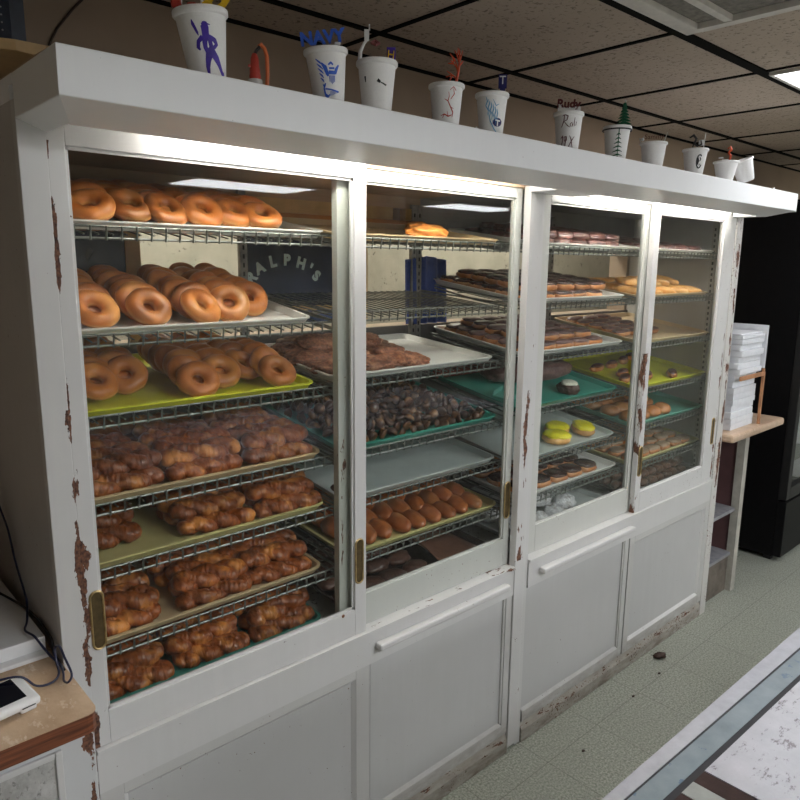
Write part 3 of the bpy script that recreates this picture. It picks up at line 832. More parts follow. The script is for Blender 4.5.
# ring donuts: leaning rows (columns run front to back)
def donut_rows(key, words, xs, group, lean=52, base_w=.046, step=.049):
    b = bays[key]
    for ci, (x, v0, nrow) in enumerate(xs):
        for k in range(nrow):
            u = x-b.x0+rj(.007)+k*.004; v = v0+k*step+rj(.004)
            if v > .41: continue
            put('ring_donut', random.choice(P_donut), b, u, v, base_w+rj(.002)+(.004 if k else 0), R(lean+rj(8)), R(rj(9)), R(rj(14)),
                'glazed ring donut on %s, %s, %s from the left' % (words, ROW[min(k, 7)], NUM[ci]), 'donut', group)
donut_rows(('c1', 1), 'the top left white tray', [(.085, .075, 6), (.165, .062, 6), (.245, .078, 6), (.320, .066, 6), (.40, .07, 6), (.485, .078, 6), (.555, .064, 6)], 'ring donuts on the top left tray', lean=32, base_w=.042)
donut_rows(('c1', 2), "the second left tray", [(.075, .075, 7), (.160, .064, 7), (.262, .064, 7), (.385, .062, 7), (.470, .08, 7), (.548, .13, 6)], 'ring donuts on the second left tray', lean=42, base_w=.045)
donut_rows(('c1', 3), 'the yellow left tray', [(.085, .13, 6), (.168, .12, 6), (.24, .15, 6), (.378, .064, 7), (.455, .11, 6), (.530, .14, 5), (.588, .066, 5)], 'ring donuts on the yellow left tray', lean=40, base_w=.045)

def twist_rows(key, words, starts, rows, group, skip=(), v0=.045, step=.062):
    b = bays[key]
    for r_ in range(rows):
        for ci, x in enumerate(starts):
            if (r_, ci) in skip: continue
            u = x-b.x0+rj(.006); v = v0+r_*step+rj(.004)
            if v > .42: continue
            put('twisted_donut', random.choice(P_twist), b, u, v, .0235+(r_ > 0)*.004+rj(.002), R(rj(12)), R(rj(3)), R(rj(6)+(180 if random.random() < .5 else 0)),
                'brown glazed twist on %s, %s, %s from the left' % (words, ROW[r_], NUM[ci]), 'twisted donut', group)
            if r_ < rows-1 and r_ % 1 == 0 and (r_, ci) not in skip and (r_+1, ci) not in skip:
                put('twisted_donut', random.choice(P_twist), b, u+rj(.012), v+.030, .055+rj(.003), R(rj(12)), R(rj(4)), R(rj(7)),
                    'twist lying on top, %s, behind %s, %s from left' % (words.replace('the ', ''), ROW[r_].replace(' back', ''), NUM[ci]), 'twisted donut', group)
twist_rows(('c1', 4), 'the upper tan tray', (.172, .381, .584), 6, 'twists on the upper tan tray')
twist_rows(('c1', 5), 'the yellow-green tray', (.140, .405, .606), 6, 'twists on the yellow-green tray', skip=((0, 0),))
twist_rows(('c1', 6), 'the lower tan tray', (.158, .390, .578), 6, 'twists on the lower tan tray')
twist_rows(('c1', 7), 'the bottom teal tray', (.165, .375, .583), 6, 'twists on the bottom teal tray')

# crumb pastries
b = bays['c2', 3]
FR = [blob_mesh('crumb_pastry', 'fritter', .072, .058, .022, .22, 2.2, i, 4, .5) for i in range(3)]
k = 0
for r_, (v, us) in enumerate(((.085, (.07, .215, .335)), (.195, (.06, .20, .345)), (.305, (.085, .23, .37)), (.385, (.15, .31)))):
    for ci, u in enumerate(us):
        put('crumb_pastry', FR[k % 3], b, u, v, .020+.004*(r_ > 0), 0, 0, R(rj(40)), 'flat brown crumb-topped pastry on the white tray, %s, %s from the left' % (ROW[r_], NUM[ci]), 'pastry', 'crumb-topped pastries')
        k += 1
# two crumb pastries heaped
put('crumb_pastry', FR[1], b, .14, .25, .052, R(8), 0, 0, 'crumb-topped pastry lying on top at the left of the heap', 'pastry', 'crumb-topped pastries')
put('crumb_pastry', FR[0], b, .30, .25, .050, R(-6), 0, 1, 'crumb-topped pastry lying on top at the right of the heap', 'pastry', 'crumb-topped pastries')

# single orange pastry on top tray c2
b = bays['c2', 1]
put('glazed_pastry', blob_mesh('glazed_pastry', 'orange', .085, .05, .024, .2, 1.8, 3, 4, .5), b, 1.165-b.x0, .115, .024, 0, 0, R(8), 'single orange glazed pastry on the nearly empty top tray', 'pastry')
put('glazed_pastry', blob_mesh('glazed_pastry', 'orange', .05, .04, .020, .2, 1.8, 5, 3, .5), bays['c2', 1], .60, .33, .020, 0, 0, R(8), 'small orange pastry at the back right of the nearly empty top tray', 'pastry')

# donut holes
b = bays['c2', 4]
PH = [blob_mesh('donut_hole', 'hole', .0175, .0165, .0155, .12, 2.2, i, 2) for i in range(4)]
n_h = 0
for layer, (u0, u1, v0, v1, w) in enumerate(((.03, .625, .030, .405, .019), (.045, .54, .06, .40, .044), (.06, .45, .12, .38, .068))):
    v = v0; row = 0
    while v < v1:
        u = u0+(row % 2)*.017
        while u < u1:
            if not (random.random() < .06+.08*layer):
                put('donut_hole', random.choice(PH), b, u+rj(.004), v+rj(.004), w+rj(.002), rj(3), rj(3), rj(3),
                    'small round chocolate donut hole heaped on the teal tray', 'donut hole', 'chocolate donut holes on the teal tray')
                n_h += 1
            u += .036
        v += .034; row += 1
put('donut_hole', PH[0], bays['c2', 5], .025, .06, .019, 1, 0, 2, 'lone donut hole at the left end of the empty white tray', 'donut hole')

# glazed buns c2 L6
b = bays['c2', 6]
PB = [blob_mesh('bun', 'bunred', .058, .030, .023, .10, 1.6, i, 3, .6) for i in range(3)]
for r_ in range(5):
    for ci in range(9):
        u = .052+ci*.066+rj(.005)+r_*.006
        if u > .615: continue
        put('glazed_bun', random.choice(PB), b, u, .072+r_*.078+rj(.004), .022+rj(.002)+.008*(r_ > 0), R(-10), 0, R(78+rj(10)),
            'oval glazed bun on the wheat tray, %s, %s from the left' % (ROW[r_], NUM[ci]), 'bun', 'glazed buns on the wheat tray')
# c2 L7 brown paper and dark pastries
b = bays['c2', 7]
m = MB(); nx, ny = 12, 8; vs = []; fs = []
for j in range(ny+1):
    for i in range(nx+1):
        u = .38+.25*i/nx; v = .03+.36*j/ny
        u += .03*sin(j*.5)*(1-i/nx)
        w = .007+.006*max(0, noise.noise(V((u*9, v*9, 1))))+(.05*(1-i/nx)**6)
        vs.append((u, v, w))
for j in range(ny):
    for i in range(nx): q = j*(nx+1)+i; fs.append((q, q+1, q+nx+2, q+nx+1))
m.add(vs, fs)
o = link('baking_paper', m.mesh('baking_paper', M['t_tan'] if False else plain('brown_baking_paper', (.22, .10, .06), .6), True), None, b.org, (b.t, 0, 0))
o.modifiers.new('s', 'SOLIDIFY').thickness = .001
tag(o, 'brown baking paper on the dark bottom tray of the second column', 'paper')
DK = [blob_mesh('dark_pastry', 'darkcake', .05, .036, .020, .2, 2, i, 3, .5) for i in range(2)]
for r_ in range(4):
    for ci in range(4):
        put('dark_pastry', DK[(r_+ci) % 2], b, .06+ci*.088+rj(.006), .06+r_*.085, .019, 0, 0, R(rj(20)),
            'dark chocolate pastry on the dark bottom tray, %s, %s from the left' % (ROW[r_], NUM[ci]), 'pastry', 'dark pastries on the bottom tray')

# iced bars helper (bar with icing part)
def iced_rows(key, kind, words, crust, icing, L, w, h, cols, rows, u0, v0, du, dv, group, cat='iced bar', rz=0, lift=0, top=True, second=False):
    b = bays[key]
    me = bar_mesh(L, w, h, crust, 1, kind); mi = icing_mesh(L, w, h, icing, 2) if top else None
    k = 0
    lays = [(0, rows, cols)]+([(1, rows-1, cols-1)] if second else [])
    for lay, rr, cc in lays:
        for r_ in range(rr):
            for ci in range(cc):
                u = u0+.024+ci*du+rj(.006)+lay*du*.5; v = v0+r_*dv+rj(.005)+lay*dv*.5
                if u > .635-L*.5 or v > .425-w*.5: continue
                lab = '%s, %s, %s from left' % (words, ROW[r_], NUM[ci])
                if lay: lab = 'upper %s, %s, %s from left' % (words, ROW[r_].replace(' back', ''), NUM[ci])
                o = put(kind, me, b, u, v, h*.30+.006+lay*h*.75, R(rj(3)), R(rj(3)), R(rz+rj(6)), lab, cat, group)
                if top:
                    q = link('icing', mi, o, (0, 0, h*.30))
iced_rows(('b1', 1), 'iced_bar', 'pinkish iced bar on the third-column top tray', 'maroon', 'maroon', .115, .05, .032, 6, 6, .06, .05, .105, .062, 'pinkish iced bars', second=True)
iced_rows(('b1', 2), 'iced_bar', 'flat chocolate-iced bar, third-column second tray', 'bun', 'choc', .12, .062, .036, 6, 6, .048, .055, .105, .066, 'flat chocolate-iced bars', second=True)
iced_rows(('b1', 3), 'iced_bar', 'mauve iced bar on the third white tray', 'bun', 'mauve', .12, .06, .036, 5, 6, .06, .055, .105, .066, 'mauve iced bars', second=True)
iced_rows(('b1', 6), 'iced_donut', 'chocolate-topped donut on the sixth white tray', 'bun', 'choc', .105, .085, .038, 6, 4, .06, .06, .105, .092, 'chocolate-topped donuts', 'donut')
iced_rows(('b2', 1), 'iced_bar', 'pink-brown bar on the last-column top tray', 'maroon', 'maroon', .115, .055, .032, 6, 6, .06, .05, .108, .066, 'pink-brown bars')
iced_rows(('b2', 3), 'glazed_bar', 'glazed bar on the last-column tan tray', 'bun', 'mauve', .12, .05, .032, 3, 5, .06, .13, .115, .062, 'glazed bars on the tan tray')
iced_rows(('b2', 6), 'glazed_cake', 'greyish glazed cake on the wheat tray', 'bun', 'tan_cake', .095, .06, .034, 6, 6, .06, .05, .095, .066, 'greyish glazed cakes', 'cake')
iced_rows(('b2', 7), 'chocolate_piece', 'chocolate piece on the last bottom tray', 'fritter_dark', 'fritter', .062, .045, .036, 9, 7, .05, .045, .068, .055, 'chocolate pieces on the bottom tray', 'pastry', top=False, second=True)

# last column, golden twisted bars
b = bays['b2', 2]
PG = [blob_mesh('golden_bar', 'gold', .075, .022, .018, .12, 2, i, 3, .7, .8) for i in range(3)]
for r_ in range(3):
    for ci in range(5):
        put('golden_bar', PG[(r_+ci) % 3], b, .10+ci*.12+rj(.01)+r_*.015, .09+r_*.10, .020, 0, 0, R(112+rj(8)), 'golden fried bar on the tan tray, %s, %s from the left' % (ROW[r_], NUM[ci]), 'pastry', 'golden fried bars')
for ci in range(4):
    put('golden_bar', PG[ci % 3], b, .13+ci*.12, .10+.02*ci, .052, 0, R(-4), R(118+rj(9)), 'golden fried bar lying on top of the pile, %s from the left' % NUM[ci], 'pastry', 'golden fried bars')

# green tray: chocolate loaf, white-topped cake, teal wrapper
b = bays['b1', 4]
put('chocolate_loaf', blob_mesh('chocolate_loaf', 'mauve', .24, .085, .046, .08, 1.6, 2, 4, .6, .7), b, .40, .27, .040, 0, 0, R(-4), 'long mauve-brown chocolate loaf behind the white-topped cake', 'cake')
ck = put('iced_cake', blob_mesh('iced_cake', 'darkcake', .045, .040, .026, .14, 3, 4, 4, .55, .85), b, 1.895-b.x0, .075, .020, 0, 0, 0, 'small dark cake with white icing on the green tray', 'cake')
link('icing', blob_mesh('icing', 'white_icing', .036, .030, .011, .15, 2.2, 3, 3, .5), ck, (0, 0, .021))
m = MB(); m.box(0, .09, 0, .075, 0, .003, bev=.001).box(.0, .09, .0, .003, .003, .02).box(.0, .09, .072, .075, .003, .02)
o = m.obj('napkin_tray', 't_mint', None, False, b.P(.085, .085, .005), b.R(0, 0, R(20))); tag(o, 'small pale teal dish beside the white-topped cake', 'dish')

# yellow-iced donuts
b = bays['b1', 5]
yd = blob_mesh('iced_donut', 'gold', .058, .046, .024, .06, 1.5, 2, 3, .5, .85); yi = blob_mesh('icing', 'yellow_icing', .055, .044, .013, .10, 2.4, 3, 4, .4, .85)
for i, (x, v, lab) in enumerate(((1.835, .075, 'yellow-iced donut at the front of the three'), (1.92, .135, 'yellow-iced donut behind the front one'), (2.035, .09, 'rightmost yellow-iced donut on the white tray'))):
    o = put('iced_donut', yd, b, x-b.x0, v, .020, 0, 0, R(-15+30*i), lab, 'donut', 'yellow-iced donuts'); link('icing', yi, o, (0, 0, .015))
# powdered pastries
b = bays['b1', 7]
PS = [blob_mesh('sugared_pastry', 'sugar', .062, .042, .026, .16, 1.8, i, 4, .55) for i in range(3)]
for i, (u, v, w, a) in enumerate(((.075, .09, .025, 70), (.20, .07, .025, 10), (.33, .075, .025, 20), (.10, .20, .025, 30), (.23, .19, .025, -20), (.37, .18, .025, 5), (.14, .31, .025, 50), (.28, .30, .025, 0), (.44, .29, .025, -10), (.17, .13, .062, 25), (.30, .14, .060, -12), (.45, .11, .025, 15))):
    put('sugared_pastry', PS[i % 3], b, u, v, w, 0, 0, R(a), 'powdered-sugar pastry in the bottom heap, '+('upper layer, ' if w > .05 else '')+NUM[i % 10]+(' counted from the front left' if i < 10 else ' of those at the right end'), 'pastry', 'powdered-sugar pastries')
# yellow tray in last column
b = bays['b2', 4]
PY = blob_mesh('eclair', 'bun', .060, .024, .018, .1, 1.8, 1, 3, .6); PYi = blob_mesh('icing', 'maroon', .052, .019, .009, .1, 2, 2, 3, .5)
for i, (u, v, a) in enumerate(((.08, .10, 20), (.16, .16, 15), (.25, .09, 25), (.32, .17, 18), (.42, .06, 30), (.11, .26, 10), (.25, .27, 15), (.40, .30, 20), (.52, .33, 10))):
    o = put('iced_bar', PY, b, u, v, .017, 0, 0, R(a), 'pink-iced finger on the yellow right-hand tray, %s from the left' % NUM[i], 'iced bar', 'pink-iced fingers on the yellow tray'); link('icing', PYi, o, (0, 0, .011))
put('glazed_ball', blob_mesh('glazed_ball', 'orange', .028, .028, .026, .1, 2, 1, 3), b, .385, .20, .026, 0, 0, 0, 'small dark orange round pastry on the yellow right-hand tray', 'pastry')
# mint tray buns
b = bays['b2', 5]
PM = [blob_mesh('bun', 'bun', .052, .040, .027, .1, 1.5, 7+i, 3, .6) for i in range(2)]
i = 0
for r_ in range(4):
    for ci in range(4 if r_ else 4):
        put('brown_bun', PM[i % 2], b, .06+ci*.098+rj(.006), .06+r_*.092, .025, 0, 0, R(rj(25)), 'brown bun on the mint tray, %s, %s from the left' % (ROW[r_], NUM[ci]), 'bun', 'buns on the mint tray'); i += 1
put('brown_bun', PM[0], b, .25, .13, .068, 0, 0, 0, 'large brown bun lying on top of the others on the mint tray', 'bun', 'buns on the mint tray')
# orange label strip + blue tub seen at the back of b1 L4 level
o = MB().box(0, .30, 0, .03, 0, .05, bev=.004).obj('red_tub', plain('dull_red_plastic', (.22, .04, .02), .5), None, False, bays['b1', 4].P(.0, .41, .006+.02)); 
o.rotation_euler = (bays['b1', 4].t, 0, 0); o.location = bays['b1', 4].P(-.0, .38, .006)
tag(o, 'long dull red box lying across the back of the green tray', 'box')
# blue sheet added in place of a blue shirt reflected in the glass
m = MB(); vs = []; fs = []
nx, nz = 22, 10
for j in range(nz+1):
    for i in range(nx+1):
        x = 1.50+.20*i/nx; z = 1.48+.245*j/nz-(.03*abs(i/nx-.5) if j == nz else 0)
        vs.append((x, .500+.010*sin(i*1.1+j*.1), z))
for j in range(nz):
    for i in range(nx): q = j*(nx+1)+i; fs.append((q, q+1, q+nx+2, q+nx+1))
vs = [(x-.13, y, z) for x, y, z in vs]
m.add(vs, fs); o = m.obj('reflection_sheet', 'blue', None, True); o.modifiers.new('s', 'SOLIDIFY').thickness = .003
tag(o, 'royal blue sheet standing in for a blue shirt reflected in the glass', 'reflection')

# ---------------------------------------------------------------- cups on the hood
def cup_profile(h, rb, rt):
    # outside up, lip, inside down
    lip = .0115*h/.11
    return [(rb*.6, .003), (rb-.002, 0), (rb, .002), (rt-.0045, h-lip), (rt-.0015, h-lip+.001), (rt, h-lip+.003), (rt, h-.002), (rt-.001, h), (rt-.003, h), (rt-.0055, h-.004), (rb-.003, .005)]
class Cup:
    k = 1.3; kw = 1.25
    def __init__(s, x, y, h, rt, rb, label, rot=None, yawd=0, z=2.0, grp='decorated foam cups on the hood'):
        s.h, s.rt, s.rb = h, rt, rb
        s.o = thing('foam_cup', label, 'cup', (x, y, z), rot or (0, 0, 0), grp)
        MB().lathe(cup_profile(h, rb, rt), 40).obj('cup_body', 'foam', s.o, True)
        dx, dy = CPX-x, CPY-y
        s.face = math.atan2(dy, dx)          # side that looks into the shop
    def S(s, a, z, off=.0005):               # a: mm to the right seen from outside, z height fraction
        r = (s.rb+(s.rt-.0045-s.rb)*z/.9)+off
        th = s.face-(-a/1000)/(.5*(s.rb+s.rt))
        return V((r*cos(th), r*sin(th), z*s.h))
    def ribbons(s, mb, lines, mi=0):
        """lines: list of [(a, z, width mm), ...] drawn on the wall of the cup"""
        for ln in lines:
            pts = []
            for (a0, z0, w0), (a1, z1, w1) in zip(ln[:-1], ln[1:]):
                n = max(2, int(math.hypot(a1-a0, (z1-z0)*s.h*1000)/2)+1)
                for k in range(n): t = k/n; pts.append(((a0+(a1-a0)*t)*s.k, z0+(z1-z0)*t, (w0+(w1-w0)*t)*s.kw))
            pts.append((ln[-1][0]*s.k, ln[-1][1], ln[-1][2]*s.kw))
            vs = []; H = s.h*1000
            for i, (a, z, w) in enumerate(pts):
                p, q = pts[max(i-1, 0)], pts[min(i+1, len(pts)-1)]
                da, dz = q[0]-p[0], (q[1]-p[1])*H; L = math.hypot(da, dz) or 1
                na, nz = -dz/L, da/L
                for sgn, off in ((1, .0007), (-1, .0007)):
                    vs.append(s.S(a+sgn*na*w/2, z+sgn*nz*w/2/H, off))
                for sgn, off in ((1, .0001), (-1, .0001)):
                    vs.append(s.S(a+sgn*na*w/2, z+sgn*nz*w/2/H, off))
            fs = []
            for i in range(len(pts)-1):
                a = i*4; b = a+4
                fs += [(a, a+1, b+1, b), (a+1, a+3, b+3, b+1), (a+2, a, b, b+2)]
            L_ = (len(pts)-1)*4
            fs += [(0, 2, 3, 1), (L_, L_+1, L_+3, L_+2)]
            mb.add(vs, fs, mi)
        return mb
    def draw(s, name, mat, lines): return s.ribbons(MB(), lines).obj(name, mat, s.o)
    def top(s, name, mat, mb, a=0, z=1.0, tilt=0, yawx=0):
        # placed on the far/near rim, facing the shop
        m = Matrix.Translation((0, 0, s.h*z)) @ Matrix.Rotation(s.face+pi/2+yawx, 4, 'Z')
        mb2 = MB(); mb2.v = [tuple(m @ V(p)) for p in mb.v]; mb2.f = mb.f; mb2.mi = mb.mi
        return mb2.obj(name, mat, s.o)
CPX, CPY = -.36, -1.36
TEXTM = lambda x, z, rz=0: Matrix.Translation((x, 0, z)) @ Matrix.Rotation(R(rz), 4, 'Y') @ STAND

# 1 batter cup
c = Cup(.262, -.185, .108, .046, .030, rot=(0, R(-6), 0), label= 'tall foam cup with a purple baseball batter silhouette')
c.draw('drawing', 'purple', [
    [(-12, .80, 1), (-11, .74, 4), (-7, .62, 3), (-6, .58, .8)],
    [(0, .755, 3), (2, .735, 9), (3, .68, 9.5), (3, .60, 9), (4, .50, 13), (5, .42, 14), (7, .34, 12), (8, .30, 8)],
    [(5, .74, 2), (9.5, .725, .8)],
    [(-1, .56, 6), (-7, .50, 5), (-8.5, .42, 5), (-6, .38, 2)],
    [(7, .56, 6), (14, .52, 6), (17, .46, 4), (12, .41, 5), (8, .38, 4)],
    [(6, .34, 11), (3, .24, 8), (1.5, .14, 6), (2, .04, 4), (2, .005, 2)],
    [(9, .36, 10), (15, .27, 9), (20, .17, 6), (24, .08, 5), (27, .05, 6), (29, .03, 3)]])
m = addtext(MB(), '99', .050, TEXTM(.026, .006, 8), .003, 0, .0022); m.box(.02, .022, -.002, .002, -.05, .014)
c.top('topper', 'yellowtop', m)
c.top('pick', 'whitepl', MB().tube([(-.035, 0, -.03), (-.03, 0, .01), (-.026, 0, .04)], .003, 8).tube([(.004, 0, -.03), (.006, 0, .03)], .0025, 8))
c.top('red_pieces', 'redpl', MB().box(-.045, -.028, -.01, .0, .004, .02, bev=.003).box(-.02, -.004, -.01, 0, -.002, .012, bev=.003))
# nozzle bottle and hose
t = thing('plastic_bottle', 'red squeeze-nozzle bottle on a grey cap beside the batter cup', 'bottle', (.352, -.188, 2.0))
MB().lathe([(.013, 0), (.0135, .008), (.013, .016)], 20).obj('base_cap', 'clearpl', t, True)
MB().lathe([(.010, .016), (.0105, .022), (.009, .028), (.0095, .032), (.008, .038), (.0072, .052), (.005, .058), (.004, .060)], 20).box(-.0125, -.009, -.002, .002, .036, .040).obj('nozzle', 'redpl', t, True)
MB().tube([(0, 0, .058), (.004, 0, .066), (.010, 0, .072), (.011, 0, .078)], [.0035, .003, .003, .002], 8).obj('tip', 'blackpl', t, True)
o = MB().tube([(.372, -.195, 2.002), (.374, -.195, 2.03), (.375, -.193, 2.058), (.372, -.190, 2.072), (.366, -.188, 2.078), (.362, -.188, 2.074)], .0036, 10).obj('hose', 'orangecord', None, True)
tag(o, 'bent orange tube standing behind the hood beside the red nozzle', 'tube')
o = MB().box(.165, .205, -.12, -.09, 2.0, 2.012, bev=.002).obj('black_bar', 'blackpl'); tag(o, 'small black block lying behind the batter cup', 'block')

# 2 crest cup
c = Cup(.520, -.185, .098, .043, .029, rot=(0, R(-5), 0), label= 'foam cup with a blue eagle and anchor crest')
L = []
for k in range(5): L.append([(-16+k*1.2, .78-k*.085, 1), (-11+k*.8, .72-k*.08, 2.6), (-6, .66-k*.075, 1)])
L += [[(-8, .70, 2), (-3, .62, 6), (0, .50, 5), (1, .46, 2)], [(18, .66, 2), (14, .58, 5), (12, .50, 4)],
      [(2, .66, 2), (6, .70, 3), (9, .66, 2)], [(2, .53, 5), (12, .52, 5)], [(3, .60, 2.5), (11, .60, 2.5)]]
for k in range(5): L.append([(3+k*2, .47, 1), (3.2+k*1.9, .32+.02*abs(k-2), .8)])
L += [[(-4, .34, 2.2), (-7, .25, 2.5), (-6, .15, 2.8), (-1, .10, 3), (2, .14, 1)], [(-8, .29, 5), (-4, .31, 2)], [(-6, .13, 3), (-2, .07, 4)],
      [(-5, .24, 2), (4, .225, 2), (18, .18, 2.2)]]
for k in range(6): L.append([(4+k*2, .20, .8), (3+k*2.4, .11+.01*k, .9)])
c.draw('drawing', 'bluemark', L)
m = addtext(MB(), 'NAVY', .032, TEXTM(-.004, .012, -4), .003, 0, .0014)
c.top('topper', 'bluemark', m); c.top('pick', 'whitepl', MB().tube([(.006, 0, -.03), (.006, 0, .008)], .003, 8).box(.012, .024, -.003, .003, .0, .009, bev=.002).box(.018, .030, -.003, .003, .008, .014, bev=.002))
# 3 arrow cup
c = Cup(.642, -.185, .100, .043, .030, 'plain foam cup with a small black arrow and yellow letters')
c.draw('drawing', 'blackmark', [[(1, .58, 5), (5, .545, 4), (6, .54, 1.4), (16, .49, 2.6)], [(-20, .66, 3), (-19.5, .55, 1.5)]])
m = addtext(MB(), 'H', .022, TEXTM(.028, .008, 6), .002); addtext(m, 'H', .022, TEXTM(.030, -.009, 6), .002)
c.top('topper', 'yellowtop', m)
c.top('topper_backing', 'purple', MB().box(.020, .038, .0024, .0035, -.012, .030))
c.top('pick', 'whitepl', MB().tube([(-.036, 0, -.005), (-.034, 0, .02), (-.026, 0, .036), (-.018, 0, .044)], [.004, .004, .003, .002], 8).box(-.026, -.016, -.001, .001, .040, .062).box(-.017, -.014, -.001, .001, .06, .072))
c.top('red_knot', plain('dusty_red_yarn', (.25, .08, .08), .8), MB().tube([(-.012, 0, .036), (-.004, .004, .042), (.004, 0, .036), (-.002, -.004, .032), (-.010, 0, .036)], .003, 8))
# 4 branch cup
c = Cup(.848, -.185, .090, .041, .029, 'foam cup with red branch drawing and orange-red twigs')
c.draw('drawing', 'redmark', [[(12, .18, .6), (13, .30, 2), (8, .42, 1.8), (3, .55, 1.5), (5, .66, 1), (4, .76, .6)], [(3, .55, 1.5), (-3, .60, .7)], [(8, .60, 1), (14, .72, 1.4), (12, .84, .6)],
                               [(-10, .22, .7), (-3, .25, 1.8), (4, .20, 2), (12, .24, 1)], [(-3, .25, 1.4), (-7, .16, .6)], [(4, .2, 1.2), (2, .32, .6)], [(6, .8, .6), (12, .88, 1.2), (17, .80, .6)], [(8, .42, 1), (14, .38, .6)]])
m = MB()
def twig(p, q, r0, r1): m.tube([p, ((p[0]+q[0])/2+.001, (p[1]+q[1])/2, (p[2]+q[2])/2), q], [r0, (r0+r1)/2, r1], 6)
S_ = [(.022, 0, -.02), (.022, 0, .01), (.026, 0, .03), (.028, 0, .055), (.027, 0, .075)]
m.tube(S_, [.003, .003, .0026, .002, .001], 8)
for p, q in (((.024, 0, .012), (.000, .0, .030)), ((.012, 0, .021), (-.002, 0, .018)), ((.012, 0, .021), (.006, 0, .009)), ((.026, 0, .032), (.008, 0, .052)), ((.014, 0, .045), (.002, 0, .046)), ((.014, 0, .045), (.012, 0, .062)), ((.027, 0, .048), (.016, .003, .074)), ((.028, 0, .05), (.034, 0, .072)), ((.022, 0, .06), (.024, 0, .078)), ((.027, 0, .04), (.036, .004, .052)), ((.018, 0, .05), (.006, 0, .066)), ((.024, .004, .03), (.016, .004, .058))):
    twig(p, q, .0022, .0009)
c.top('twigs', 'redorange', m)
o = MB().tube([(.925, -.21, 2.001), (.930, -.205, 2.008), (.934, -.20, 2.004), (.945, -.20, 2.003)], .0022, 8).obj('plastic_hook', 'whitepl', None, True); tag(o, 'tiny white plastic hook between the branch cup and flame cup', 'hook')
# 5 flame cup
c = Cup(1.005, -.185, .096, .041, .028, 'foam cup with blue flames and a dark round letter T badge')
L = []
for k in range(6):
    a = -10+k*4; z = .86-k*.055
    L.append([(a, z, .6), (a+2, z-.10, 2.0), (a-1+k*.3, z-.20, 1.6), (a+4, z-.32, 1.2), (a+2, z-.42, .5)])
L.append([(-6, .50, .8), (-2, .30, 2), (6, .12, 1.6), (14, .02, .8)]); L.append([(2, .80, .6), (8, .66, 1.6), (14, .70, .6)])
c.draw('drawing', 'skymark', L)
mb = MB()
c.ribbons(mb, [[(13-10*cos(t_), .26, 2), (13-10*cos(t_), .26, 2)] for t_ in ()])
disc = []
for k in range(-9, 10, 2):
    hh = math.sqrt(max(0, 100-k*k)); disc.append([(13+k, .28-hh/100, 2.3), (13+k, .28+hh/100, 2.3)])
c.draw('badge', 'navymark', disc)
for ch_lines in ([[(8, .33, 2.2), (18, .31, 2.2)], [(13, .32, 2.4), (13, .19, 2.4)]],):
    mb = MB(); old = c.S
    c.S = lambda a, z, off=.0005: Cup.S(c, a, z, off+.0006)
    c.ribbons(mb, ch_lines); mb.obj('badge_letter', 'whitepl', c.o)
    c.S = old
m = MB().box(.014, .034, -.001, .002, .012, .044, bev=.0005).box(.018, .030, -.001, .002, -.02, .012)
c.top('topper', 'navymark', m)
m = addtext(MB(), 'T', .026, TEXTM(.024, .022), .001); m.v = [(x, y-.003, z) for x, y, z in m.v]; m.box(.025, .032, -.0035, -.0015, -.002, .006)
c.top('topper_letter', 'whitepl', m)
# 6 script cup
c = Cup(1.322, -.185, .098, .041, .029, 'foam cup lettered with maroon script under a maroon topper')
c.draw('drawing', 'maroonmark', [
    [(-12, .86, .8), (-8, .90, 1.6), (-1, .86, 2), (-3, .76, 1.6), (-10, .72, .8)], [(-8, .90, 1.5), (-9, .74, 2), (-14, .58, 1.4)], [(-9, .73, 1), (-2, .62, 2), (4, .57, .8)],
    [(8, .70, 1), (4, .66, 1.5), (4, .60, 1.4), (8, .60, 1), (9, .68, 1), (10, .59, .8)], [(13, .82, .8), (12, .68, 1.4), (13, .60, .8)], [(17, .72, .8), (16, .62, 1)],
    [(-16, .28, 1), (-11, .36, 1.5), (-12, .20, 2), (-16, .06, 1.5)], [(-3, .34, 1.5), (-8, .32, 1.5), (-7, .22, 1.5), (-2, .24, 1.2), (-3, .34, 2), (-6, .06, 2)],
    [(4, .36, 1), (8, .26, 2.2), (12, .06, 1.5)], [(15, .34, 1), (8, .2, 2), (1, .04, 1.5)], [(-16, .04, 1), (0, .02, 1.2), (14, .04, .8)]])
m = addtext(MB(), 'Rudy', .030, TEXTM(-.002, .014, 3), .002, 0, .0012)
c.top('topper', 'maroonmark', m); c.top('topper_card', 'whitepl', MB().box(-.030, .030, -.002, .001, .006, .016, bev=.0008).box(-.028, -.020, -.002, .001, .014, .024))
c.top('pick', 'clearpl', MB().box(-.018, .014, .0, .002, -.02, .006))
# 7 fir tree cup
c = Cup(1.568, -.185, .095, .041, .028, 'foam cup with a green fir tree drawing and a dark rim')
L = [[(4, .90, 2), (4, .02, 1.4)], [(3, .90, 3), (5, .90, 3)]]
for k in range(6):
    z = .74-k*.12; wd = 5+k*2.3
    L.append([(4-wd, z-.05, .8), (4, z+.01, 3.5), (4+wd*.8, z-.03, .8)])
c.draw('drawing', 'greenmark', L)
m = MB().lathe([(.0415, -.0125), (.0425, -.012), (.0425, -.009), (.0415, -.0085)], 40, closed=True)
c.top('rim_band', 'blackmark', m)
m = MB().tube([(.014, 0, -.03), (.016, 0, .02), (.018, 0, .068)], [.003, .0025, .001], 8)
for k in range(7):
    z = .058-k*.0085; wd = .005+k*.0028
    for s_ in (-1, 1):
        m.tube([(.017, 0, z+.006), (.017+s_*wd*.6, 0, z+.001), (.017+s_*wd, 0, z-.001)], [.0045, .0032, .0008], 6)
c.top('fir_topper', 'greenmark', m)
